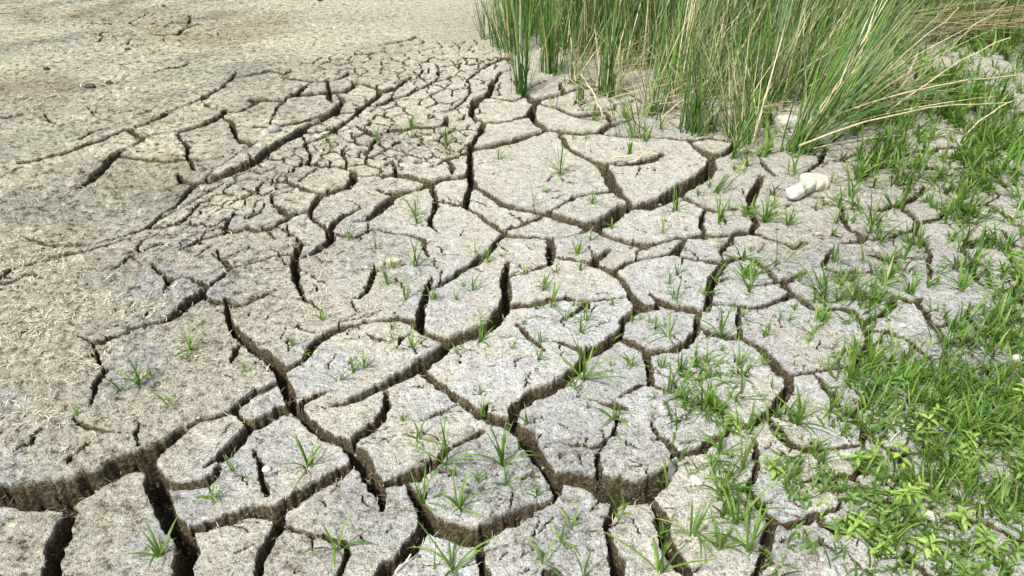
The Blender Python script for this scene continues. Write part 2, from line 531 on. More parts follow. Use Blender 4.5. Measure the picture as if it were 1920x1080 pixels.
905,230,8 930,230,8 957,228,5
914,184,5 940,186,4 962,190,4 987,182,5
812,218,6 813,226,5
837,223,8 836,238,8 820,242,4 780,244,4 730,250,5 700,254,6 685,247,8 668,239,4
837,240,4 860,250,4 877,259,4
725,250,5 736,234,5
700,278,4 680,272,4 655,268,4 640,258,4
640,290,6 650,275,5
572,258,6 575,280,5 585,295,5 578,310,6 600,312,5
330,128,3 355,118,3 375,116,2
290,132,2 310,128,4 336,124,3
330,67,4 342,56,4 360,50,3 378,45,2
180,62,2 205,58,2
185,77,4 195,66,3 210,67,2
715,84,3 735,81,3 765,75,4 783,69,4
"""
segs = []       # x0,y0,x1,y1,hw0,hw1


def add_world_poly(pts, hws):
    for (a, b, ha, hb) in zip(pts[:-1], pts[1:], hws[:-1], hws[1:]):
        segs.append((a[0], a[1], b[0], b[1], ha, hb))


def add_px_poly(pl):
    """each point is (photo x, photo y, width seen in the photo) read off the photograph and laid on the ground"""
    P = np.array(pl, dtype=float)
    pts, hws = [], []
    n = len(P)
    for i in range(n):
        a, b = P[max(i - 1, 0), :2], P[min(i + 1, n - 1), :2]
        t = b - a
        t = t / (np.linalg.norm(t) + 1e-9)
        nn = np.array([-t[1], t[0]])
        w = P[i, 2]
        if i == 0 or i == n - 1:
            w *= 0.8
        A = p2g(*(P[i, :2] + nn * w / 2))
        B = p2g(*(P[i, :2] - nn * w / 2))
        ga, gb = p2g(*a), p2g(*b)
        gt = (gb - ga) / (np.linalg.norm(gb - ga) + 1e-9)
        gn = np.array([-gt[1], gt[0]])
        hws.append(abs(np.dot(B - A, gn)) / 2)
        pts.append(p2g(P[i, 0], P[i, 1]))
    add_world_poly(pts, hws)


for line in CRACKS.strip().splitlines():
    add_px_poly([tuple(float(v) for v in q.split(',')) for q in line.split()])
n_traced = len(segs)
TR = np.array(segs)


def dist_traced(q):
    a, b = TR[:, 0:2], TR[:, 2:4]
    d = b - a
    t = np.clip(((q - a) * d).sum(1) / ((d * d).sum(1) + 1e-12), 0, 1)
    return np.sqrt((((a + d * t[:, None]) - q) ** 2).sum(1)).min()


def in_poly(x, y, poly):
    c = False
    j = len(poly) - 1
    for i in range(len(poly)):
        xi, yi = poly[i]
        xj, yj = poly[j]
        if (yi > y) != (yj > y) and x < (xj - xi) * (y - yi) / (yj - yi) + xi:
            c = not c
        j = i
    return c


# fine crack nets between the big cracks: zone polygon, mesh size in photo px, crack width px, share kept
ZONES = [
    ([(460, 300), (560, 245), (640, 215), (720, 150), (880, 110), (960, 112), (950, 150), (895, 270), (860, 300), (700, 345), (660, 310), (560, 335), (420, 430), (330, 465), (300, 445), (380, 370)], 31, 3.8, 0.90),
    ([(540, 118), (700, 90), (780, 72), (900, 78), (955, 105), (890, 150), (720, 152), (610, 130)], 24, 2.6, 0.75),
    ([(170, 48), (240, 25), (380, 18), (410, 45), (330, 75), (190, 82)], 30, 3.0, 0.34),
    ([(1480, 255), (1900, 200), (2060, 300), (2200, 1100), (1570, 1120), (1500, 880), (1640, 860), (1660, 700), (1800, 640), (1770, 500), (1840, 430), (1740, 330), (1600, 330)], 76, 8, 0.85),
    ([(240, 470), (420, 430), (560, 400), (560, 520), (420, 500), (300, 520)], 62, 3.5, 0.45),
    ([(950, 100), (1150, 150), (1500, 200), (1500, 250), (1150, 235), (1010, 180)], 62, 6, 0.7),
    ([(-500, 1095), (-60, 1000), (-40, 1095), (2000, 1095), (2100, 1500), (-600, 1500)], 230, 26, 0.95),
    ([(-700, 560), (-30, 560), (-30, 900), (-700, 1100)], 200, 12, 0.5),
]
for zi, (poly, sp_px, w_px, keep) in enumerate(ZONES):
    xs = [p[0] for p in poly]
    ys = [p[1] for p in poly]
    pts = []
    tries = 0
    lr = random.Random(100 + zi)
    area = (max(xs) - min(xs)) * (max(ys) - min(ys))
    while tries < 30 * area / (sp_px ** 2) + 400:
        tries += 1
        x, y = lr.uniform(min(xs) - 60, max(xs) + 60), lr.uniform(min(ys) - 40, max(ys) + 40)
        g = p2g(x, y)
        r = 0.78 * sp_px * ray_t(y) / FPX
        if all((g[0] - q[0]) ** 2 + (g[1] - q[1]) ** 2 > min(r, q[2]) ** 2 for q in pts):
            pts.append((g[0], g[1], r))
    if len(pts) < 4:
        continue
    res = delaunay_2d_cdt([Vector(p[:2]) for p in pts], [], [], 0, 1e-6)
    V, F = res[0], res[2]
    cc, edge = [], {}
    for fi, f in enumerate(F):
        a, b, c = (V[k] for k in f)
        d = 2 * (a.x * (b.y - c.y) + b.x * (c.y - a.y) + c.x * (a.y - b.y))
        if abs(d) < 1e-9:
            cc.append(None)
        else:
            a2, b2, c2 = a.length_squared, b.length_squared, c.length_squared
            cc.append(np.array([(a2 * (b.y - c.y) + b2 * (c.y - a.y) + c2 * (a.y - b.y)) / d,
                                (a2 * (c.x - b.x) + b2 * (a.x - c.x) + c2 * (b.x - a.x)) / d]))
        for k in range(3):
            edge.setdefault(tuple(sorted((f[k], f[(k + 1) % 3]))), []).append(fi)
    for e, fs in edge.items():
        if len(fs) != 2 or cc[fs[0]] is None or cc[fs[1]] is None:
            continue
        A, B = cc[fs[0]], cc[fs[1]]
        mid = (A + B) / 2
        px, py = g2p(mid[0], mid[1])
        if not in_poly(px, py, poly) or lr.random() > keep:
            continue
        loc = sp_px * ray_t(py) / FPX
        if np.linalg.norm(A - B) > 2.2 * loc:
            continue
        if dist_traced(mid) < 0.20 * loc or (dist_traced(A) < 0.22 * loc and dist_traced(B) < 0.22 * loc):
            continue
        w = w_px * lr.uniform(0.6, 1.4) * ray_t(py) / FPX / 2
        m1 = A + (B - A) * 0.5 + np.array([lr.uniform(-.12, .12), lr.uniform(-.12, .12)]) * loc
        add_world_poly([A, m1, B], [w * lr.uniform(.7, 1.2), w * lr.uniform(.7, 1.2), w * lr.uniform(.7, 1.2)])
# short hairline splits on the plates
hl = random.Random(5)
for i in range(380):
    px, py = hl.uniform(420, 1700), hl.uniform(280, 1075)
    g = p2g(px, py)
    L = hl.uniform(15, 45) * ray_t(py) / FPX
    a = hl.uniform(0, math.pi)
    pts = [g]
    for k in range(3):
        a += hl.uniform(-.6, .6)
        pts.append(pts[-1] + np.array([math.cos(a), math.sin(a)]) * L / 3)
    w = hl.uniform(0.7, 1.8) * ray_t(py) / FPX / 2
    add_world_poly(pts, [w * .6, w, w, w * .3])

# pits and short splits in the crust at the upper left
for i in range(240):
    px, py = hl.uniform(-60, 620), hl.uniform(15, 620)
    if i < 60:
        px, py = hl.uniform(165, 420), hl.uniform(18, 78)
    g = p2g(px, py)
    sc_ = ray_t(py) / FPX
    L = hl.choice([4, 6, 9, 14, 22]) * sc_
    a = hl.gauss(.35, .6)
    pts = [g]
    for k in range(2):
        a += hl.uniform(-.5, .5)
        pts.append(pts[-1] + np.array([math.cos(a), math.sin(a)]) * L / 2)
    w = hl.uniform(1.5, 3.6) * sc_ / 2
    add_world_poly(pts, [w * .6, w, w * .5])

# ------------------------------------------------------------------ ground relief on a fine grid
APEX = -H * math.tan(PITCH)
STEP = 0.0015
uc = np.arange(-0.565, 0.5651, STEP)
out_u = 0.565 + np.cumsum(STEP * 1.08 ** np.arange(1, 37))
U = np.concatenate([-out_u[::-1], uc, out_u])
Vr = np.exp(np.arange(math.log(1.72), math.log(9.4), STEP))
NU, NV = len(U), len(Vr)
R_, U_ = np.meshgrid(Vr, U, indexing='ij')          # rows: distance, columns: fan
GX = U_ * R_
GY = R_ + APEX
CELL = STEP * R_
PXI, PYI = g2p(GX, GY)
PYI = np.where(GY * CP + H * SP > 0.2, PYI, 2000)

WX = GX + 0.0065 * fbm(GX, GY, 0.050, 2, 3) + 0.0055 * fbm(GX, GY, 0.021, 2, 5) + 0.0020 * vnoise(GX / .0085, GY / .0085, 7)
WY = GY + 0.0065 * fbm(GX, GY, 0.050, 2, 13) + 0.0055 * fbm(GX, GY, 0.021, 2, 15) + 0.0020 * vnoise(GX / .0085, GY / .0085, 17)
S = np.full(GX.shape, 0.2)
DEP = np.full(GX.shape, 0.02)
HWM = np.full(GX.shape, 0.01)
PAD = 0.055
for (x0, y0, x1, y1, h0, h1) in segs:
    pad = PAD + max(h0, h1) + 0.012
    ymin, ymax = min(y0, y1) - pad, max(y0, y1) + pad
    if ymax < GY[0, 0] or ymin > GY[-1, 0]:
        continue
    i0, i1 = np.searchsorted(Vr, [ymin - APEX, ymax - APEX])
    xmin, xmax = min(x0, x1) - pad, max(x0, x1) + pad
    ra, rb = max(ymin - APEX, Vr[0]), max(ymax - APEX, Vr[0])
    umin, umax = min(xmin / ra, xmin / rb), max(xmax / ra, xmax / rb)
    j0, j1 = np.searchsorted(U, [umin, umax])
    if i1 <= i0 or j1 <= j0:
        continue
    sl = (slice(i0, i1), slice(j0, j1))
    qx, qy = WX[sl], WY[sl]
    dx, dy = x1 - x0, y1 - y0
    L2 = dx * dx + dy * dy + 1e-12
    t = np.clip(((qx - x0) * dx + (qy - y0) * dy) / L2, 0, 1)
    d = np.sqrt((qx - x0 - t * dx) ** 2 + (qy - y0 - t * dy) ** 2)
    hw = np.maximum(h0 + (h1 - h0) * t, 0.50 * CELL[sl])
    s = d - hw
    m = s < S[sl]
    S[sl] = np.where(m, s, S[sl])
    HWM[sl] = np.where(m, hw, HWM[sl])
    DEP[sl] = np.where(m, np.clip(4.6 * hw + 0.012, 0.016, 0.135), DEP[sl])


# plates: connected regions between the cracks (run based union-find)
def label_regions(mask):
    lab = np.full(mask.shape, -1, dtype=np.int64)
    parent = []

    def find(a):
        while parent[a] != a:
            parent[a] = parent[parent[a]]
            a = parent[a]
        return a
    prev = []
    for i in range(mask.shape[0]):
        row = mask[i].astype(np.int8)
        d = np.diff(np.concatenate([[0], row, [0]]))
        st, en = np.where(d == 1)[0], np.where(d == -1)[0]
        cur = []
        k = 0
        for a, b in zip(st, en):
            pid = len(parent)
            parent.append(pid)
            while k < len(prev) and prev[k][1] <= a:
                k += 1
            kk = k
            while kk < len(prev) and prev[kk][0] < b:
                ra, rb = find(pid), find(prev[kk][2])
                if ra != rb:
                    parent[max(ra, rb)] = min(ra, rb)
                kk += 1
            cur.append((a, b, pid))
            lab[i, a:b] = pid
        prev = cur
    roots = np.array([find(a) for a in range(len(parent))])
    lab[lab >= 0] = roots[lab[lab >= 0]]
    u, inv = np.unique(lab, return_inverse=True)
    inv = inv.reshape(lab.shape)
    return inv - 1 if u[0] == -1 else inv


LAB = label_regions(S > 0.9 * CELL + 0.0015)
cnt = np.bincount(LAB[LAB >= 0])
small = np.where(cnt < 14)[0]
LAB[np.isin(LAB, small)] = -1
for _ in range(60):
    if not (LAB < 0).any():
        break
    for sh, ax in ((1, 0), (-1, 0), (1, 1), (-1, 1)):
        rolled = np.roll(LAB, sh, axis=ax)
        if ax == 0:
            rolled[0 if sh == 1 else -1, :] = -1
        else:
            rolled[:, 0 if sh == 1 else -1] = -1
        LAB = np.where(LAB < 0, rolled, LAB)
LAB[LAB < 0] = 0
u_, inv_ = np.unique(LAB, return_inverse=True)
LAB = inv_.reshape(LAB.shape)
NL = LAB.max() + 1
cnt = np.bincount(LAB.ravel(), minlength=NL)
# area in photo pixels decides which plates are single parts
inframe = (PXI > -40) & (PXI < 1960) & (PYI > -20) & (PYI < 1110)
cnt_view = np.bincount(LAB[inframe], minlength=NL)
flat_label = LAB[np.argmin(np.abs(Vr - (p2g(300, 110)[1] - APEX))), np.argmin(np.abs(U - p2g(300, 110)[0] / (p2g(300, 110)[1] - APEX)))]

# snap grid vertices onto the crack edges so that the plates get clean, ragged outlines
gy_, gx_ = np.gradient(S)
du = np.gradient(U)[None, :] * R_
dv = np.gradient(Vr)[:, None] * np.ones_like(R_)
nx = gx_ / du
ny = (gy_ - gx_ * (U_ / du) * dv) / dv
nl = np.sqrt(nx * nx + ny * ny) + 1e-6
snap = ((S >= 0) & (S < 0.55 * CELL)) | ((S < 0) & (S > -0.5 * CELL) & (HWM > 2.2 * CELL))
mv = np.where(snap, np.clip(-S, -0.6 * CELL, 0.6 * CELL), 0)
GX = GX + mv * nx / nl
GY = GY + mv * ny / nl
S = np.where(snap, 0.0, S)

# heights
crumb = blobs(PXI, PYI, [(120, 560, 260, 190, 1.0), (20, 750, 190, 110, 1.0), (120, 350, 150, 60, .9), (200, 190, 200, 50, .8), (420, 120, 220, 40, .35), (60, 640, 180, 120, 1.0)])
crumb = np.maximum(crumb, blobs(PXI, PYI, [(920, 890, 140, 70, .85), (1060, 1010, 130, 80, .9), (1075, 855, 70, 40, .9), (1190, 860, 60, 60, .5), (680, 950, 110, 60, .6), (560, 1050, 120, 50, .6), (1600, 480, 160, 60, .6), (1850, 680, 140, 60, .9), (1500, 1040, 70, 60, .7), (1700, 340, 200, 60, .5), (790, 265, 100, 26, .8), (1400, 980, 80, 90, .35), (640, 460, 120, 60, .35)]))
crumb = np.maximum(crumb, 0.18 * ss(700, 300, PXI) * ss(600, 200, PYI))
lrg = np.random.default_rng(3)
tx, ty = lrg.uniform(-.022, .022, NL), lrg.uniform(-.022, .022, NL)
off = lrg.uniform(-.005, .005, NL)
tx[flat_label] = ty[flat_label] = off[flat_label] = 0
mxs = np.bincount(LAB.ravel(), GX.ravel(), NL) / cnt
mys = np.bincount(LAB.ravel(), GY.ravel(), NL) / cnt
soft = ss(0.0, 0.02, S + 0.02)
Z = np.clip(tx[LAB] * (GX - mxs[LAB]) + ty[LAB] * (GY - mys[LAB]), -.012, .012) + off[LAB]
Z += 0.010 * fbm(GX, GY, 0.9, 2, 31)
Z += 0.0050 * fbm(GX, GY, 0.11, 3, 41) + 0.0030 * fbm(GX, GY, 0.022, 2, 51)
Z += crumb * (0.0100 * fbm(GX, GY, 0.035, 3, 61) + 0.006 * np.abs(fbm(GX, GY, 0.016, 2, 62)))
Z += np.where(LAB == flat_label, 0, 0.004) * ss(0.05, 0.0, S)            # slightly curled rims
bx, by = p2g(215, 385)
Z -= 0.075 * np.exp(-(((GX - bx) / 0.42) ** 2 + ((GY - by) / 0.30) ** 2))   # shallow hollow
edge_n = 0.5 + 0.5 * fbm(GX, GY, 0.02, 2, 71)
Z -= 0.0036 * edge_n * np.clip(1 - S / 0.007, 0, 1) ** 2 * (S >= 0)
inside = np.where(S < 0, np.clip(-S + .0045 * vnoise(GX / .0065, GY / .0065, 301) * (HWM > 2.2 * CELL), 0, None), 0)
rw = np.minimum(0.74 * HWM, 0.024) * (0.75 + 0.5 * edge_n)
fr = np.where(S < 0, np.clip(0.25 + 0.75 * inside / np.maximum(rw, 1e-4), 0, 1), 0)
fr = np.where((HWM < 1.6 * CELL) & (S < 0), np.clip(0.5 + inside / (0.4 * CELL), 0, 1), fr)
Z -= DEP * fr
Z += (S < 0) * np.minimum(DEP * .3, .020) * fbm(GX, GY, 0.025, 4, 81)
SOIL = np.where(S < 0, np.clip(0.35 + fr, 0, 1), 0.0)

# colours of the dry crust: cream towards the far left, grey clay in the middle, bluish grey right and below
k = ss(250, 1250, PXI + 0.75 * PYI - 150 + 160 * fbm(GX, GY, 0.5, 3, 91))
cream, grey, blue = np.array([.555, .527, .432]), np.array([.505, .486, .430]), np.array([.470, .475, .478])
TINT = cream * (1 - k[..., None]) + grey * k[..., None]
kb = ss(0.0, 0.45, fbm(GX, GY, 0.22, 3, 95) + 0.25 * ss(700, 1500, PXI + .5 * PYI)) * ss(250, 600, PYI)
TINT = TINT * (1 - kb[..., None] * .8) + blue * kb[..., None] * .8
kt = ss(0.12, 0.5, fbm(GX, GY + .3 * GX, 0.35, 3, 97)) * ss(1000, 300, PXI) * ss(700, 100, PYI)
TINT = TINT * (1 - .32 * kt[..., None] * np.array([.7, .85, 1.0]))
sx_, sy_ = GX * .93 + GY * .37, -GX * .37 + GY * .93
str_ = fbm(sx_ * .35, sy_, 0.10, 4, 131)
kz = ss(1000, 300, PXI + .3 * PYI) * ss(900, 200, PYI)
TINT = TINT * (1 + (kz * .42)[..., None] * np.clip(str_, -.6, .6)[..., None] * np.array([1.0, .98, .85]))
ol = ss(0.05, .5, fbm(sx_ * .4, sy_, .30, 3, 137)) * kz
TINT = TINT * (1 - .20 * ol[..., None] * np.array([1.0, .82, .85]))
stain = blobs(PXI, PYI, [(62, 32, 30, 14, .8), (270, 325, 90, 35, .7), (700, 110, 90, 30, .35), (320, 55, 130, 34, .5), (880, 55, 90, 40, .45), (105, 30, 120, 10, .4), (620, 118, 60, 12, .4)])
TINT = TINT * (1 - stain[..., None] * np.array([.26, .29, .36]))
lite = blobs(PXI, PYI, [(600, 75, 160, 30, .8), (170, 125, 180, 18, .7), (560, 15, 220, 26, .6), (820, 262, 80, 22, .5), (60, 12, 140, 14, .5)])
TINT = TINT * (1 + lite[..., None] * np.array([.20, .19, .16]))
TINT *= (1 + 0.07 * lrg.uniform(-1, 1, NL))[LAB][..., None]


LIT = np.clip(.30 + .75 * ss(900, 350, PXI + .45 * (PYI - 300)) + .8 * crumb, 0, 1)


def grid_ij(x, y):
    r = y - APEX
    i = np.clip(np.round((np.log(np.maximum(r, 0.1)) - math.log(1.72)) / STEP).astype(int), 0, NV - 1)
    j = np.clip(np.searchsorted(U, x / np.maximum(r, 0.1)), 0, NU - 1)
    return i, j


def zat(x, y):
    i, j = grid_ij(np.asarray(x, float), np.asarray(y, float))
    return Z[i, j]


def sat(x, y):
    i, j = grid_ij(np.asarray(x, float), np.asarray(y, float))
    return S[i, j]


# ------------------------------------------------------------------ the ground and its plates
idx = np.arange(NU * NV).reshape(NV, NU)
q = np.stack([idx[:-1, :-1], idx[:-1, 1:], idx[1:, 1:], idx[1:, :-1]], axis=-1).reshape(-1, 4)
co = np.stack([GX, GY, Z], axis=-1).reshape(-1, 3)
tint = TINT.reshape(-1, 3)
soil = SOIL.ravel()
litt = LIT.ravel()
labf = LAB.ravel()
sfl = S.ravel()
frf = fr.ravel()
floor_face = (frf[q] > 0.97).all(axis=1)
top = sfl[q]
owner = labf[q[np.arange(len(q)), top.argmax(axis=1)]]
rank = np.argsort(-cnt_view)
order = [l for l in rank if l != flat_label and cnt_view[l] > 25]
singles = set(order[:296])
chips = np.array([l for l in range(NL) if l not in singles and l != flat_label])

# ground object: crack floors, and the open land around carried out to the horizon
fq = q[floor_face]
bd = np.concatenate([idx[0, :], idx[1:, -1], idx[-1, -2::-1], idx[-2:0:-1, 0]])
bc = co[bd]
cen = np.array([0.0, 3.5, 0.0])
dirs = bc - cen
dirs[:, 2] = 0
ring1 = bc + dirs * 0.25
ring1[:, 2] = 0.02 * fbm(ring1[:, 0], ring1[:, 1], 1.5, 2, 9)
ring2 = cen + dirs / np.linalg.norm(dirs, axis=1)[:, None] * 160
ring2[:, 2] = 0
nb = len(bd)
base = len(co)
r0 = bd
r1 = base + np.arange(nb)
r2 = base + nb + np.arange(nb)
ringq = np.concatenate([np.stack([r0, r1, np.roll(r1, -1), np.roll(r0, -1)], 1), np.stack([r1, r2, np.roll(r2, -1), np.roll(r1, -1)], 1)])
gco = np.concatenate([co, ring1, ring2])
gt = np.concatenate([tint, np.tile(grey, (2 * nb, 1))])
gs = np.concatenate([soil, np.zeros(2 * nb)])
gl = np.concatenate([litt, np.full(2 * nb, .6)])


def sub_mesh(name, faces, C, T, SO, LI):
    used, inv = np.unique(faces, return_inverse=True)
    return make_mesh(name, C[used], inv.reshape(faces.shape), M_MUD, T[used], True, math.radians(48), {'soil': SO[used], 'litter': LI[used]})


ground = link('ground', sub_mesh('ground', np.concatenate([fq, ringq]), gco, gt, gs, gl))
tag(ground, 'dried pond bed of pale cracked mud with brown soil showing in the cracks', kind='structure')
rest = ~floor_face
qr, orr = q[rest], owner[rest]
so_ = np.argsort(orr, kind='stable')
qr, orr = qr[so_], orr[so_]
st = np.searchsorted(orr, np.arange(NL))
en = np.searchsorted(orr, np.arange(NL), side='right')
for l in sorted(singles):
    if en[l] > st[l]:
        link('mud_plate', sub_mesh('mud_plate', qr[st[l]:en[l]], co, tint, soil, litt), ground)
mf = link('mud_flat', sub_mesh('mud_flat', qr[st[flat_label]:en[flat_label]], co, tint, soil, litt), ground)
mf['label'] = 'uncracked sandy crust littered with dry fibres'
cf = qr[np.isin(orr, chips)]
if len(cf):
    c_ = link('small_mud_plates', sub_mesh('small_mud_plates', cf, co, tint, soil, litt), ground)
    c_['kind'] = 'stuff'
print('segs', n_traced, len(segs))
print('plates', NL, 'singles', len(singles), 'quads', len(q), 'flat', cnt_view[flat_label], 'top sizes', cnt_view[rank[:8]])


# ------------------------------------------------------------------ vegetation builders
def blades(base, az, L, W, lean, curve, col, nseg=4, fold=0.0, tipcol=None, sidecurve=None, basew=0.55):
    """ribbon blades; arrays of length n. returns verts, quads, colours"""
    n = len(L)
    base = np.asarray(base, float).reshape(-1, 3)
    az, L, W, lean, curve = (np.broadcast_to(np.asarray(a, float), (n,)) for a in (az, L, W, lean, curve))
    col = np.broadcast_to(np.asarray(col, float), (n, 3))
    tip = col if tipcol is None else np.broadcast_to(np.asarray(tipcol, float), (n, 3))
    k = 3 if fold else 2
    V = np.zeros((n, nseg + 1, k, 3))
    Cc = np.zeros((n, nseg + 1, k, 3))
    p = base.copy()
    a = az.copy()
    sc = np.zeros(n) if sidecurve is None else np.asarray(sidecurve, float)
    for s in range(nseg + 1):
        t = s / nseg
        th = lean + curve * t
        hd = np.stack([np.cos(a) * np.sin(th), np.sin(a) * np.sin(th), np.cos(th)], 1)
        side = np.stack([-np.sin(a), np.cos(a), np.zeros(n)], 1)
        w = W * (basew + (1 - basew) * min(1, t * 3)) * (1 - t ** 2.2) + 0.0002
        up = np.cross(hd, side)
        if k == 3:
            V[:, s, 0] = p - side * (w / 2)[:, None]
            V[:, s, 1] = p + up * (fold * w)[:, None]
            V[:, s, 2] = p + side * (w / 2)[:, None]
        else:
            V[:, s, 0] = p - side * (w / 2)[:, None]
            V[:, s, 1] = p + side * (w / 2)[:, None]
        Cc[:, s] = (col * (1 - t) + tip * t)[:, None, :]
        p = p + hd * (L / nseg)[:, None]
        a = a + sc / nseg
    per = (nseg + 1) * k
    f = []
    for s in range(nseg):
        for j in range(k - 1):
            f.append([s * k + j, s * k + j + 1, (s + 1) * k + j + 1, (s + 1) * k + j])
    f = np.array(f)
    F = (f[None] + (np.arange(n) * per)[:, None, None]).reshape(-1, 4)
    return V.reshape(-1, 3), F, Cc.reshape(-1, 3)


def greens(n, r, bright=1.0, yellow=0.2):
    """base colours of grass blades"""
    a = np.array([.045, .115, .014])
    b = np.array([.165, .300, .045])
    y = np.array([.330, .350, .110])
    t = r.random((n, 1))
    c = a * (1 - t) + b * t
    m = (r.random((n, 1)) < yellow) * r.random((n, 1)) * .7
    return (c * (1 - m) + y * m) * bright


def join(parts):
    vs_, fs_, cs_ = [], [], []
    o = 0
    for v, f, c in parts:
        vs_.append(v)
        fs_.append(f + o)
        cs_.append(c)
        o += len(v)
    return np.concatenate(vs_), np.concatenate(fs_), np.concatenate(cs_)


def px_samples(n, x0, x1, y0, y1, dens, r):
    """points on the ground, spread evenly over a patch of the photo and thinned by a density map"""
    px, py = r.uniform(x0, x1, n), r.uniform(y0, y1, n)
    keep = r.random(n) < dens(px, py)
    px, py = px[keep], py[keep]
    t = H / (SP - (540 - py) / FPX * CP)
    return px, py, (px - 960) / FPX * t, (CP + (540 - py) / FPX * SP) * t, t


# ------------------------------------------------------------------ grass tufts read off the photograph
def blade_set(n, h, w, r, spread=0.9, droop=1.0, yellow=.15):
    az = r.uniform(0, 2 * math.pi) + np.arange(n) * 2.4 + r.uniform(-.5, .5, n)
    kind = r.random(n)
    L = h * np.where(kind < .45, r.uniform(.85, 1.15, n), r.uniform(.6, 1.15, n))
    lean = np.where(kind < .45, r.uniform(.02, .28, n), r.uniform(.35, .95, n) * spread)
    curve = np.where(kind < .45, r.uniform(.1, .7, n), r.uniform(.7, 2.0, n) * droop)
    W = w * r.uniform(.7, 1.15, n)
    return az, L, W, lean, curve


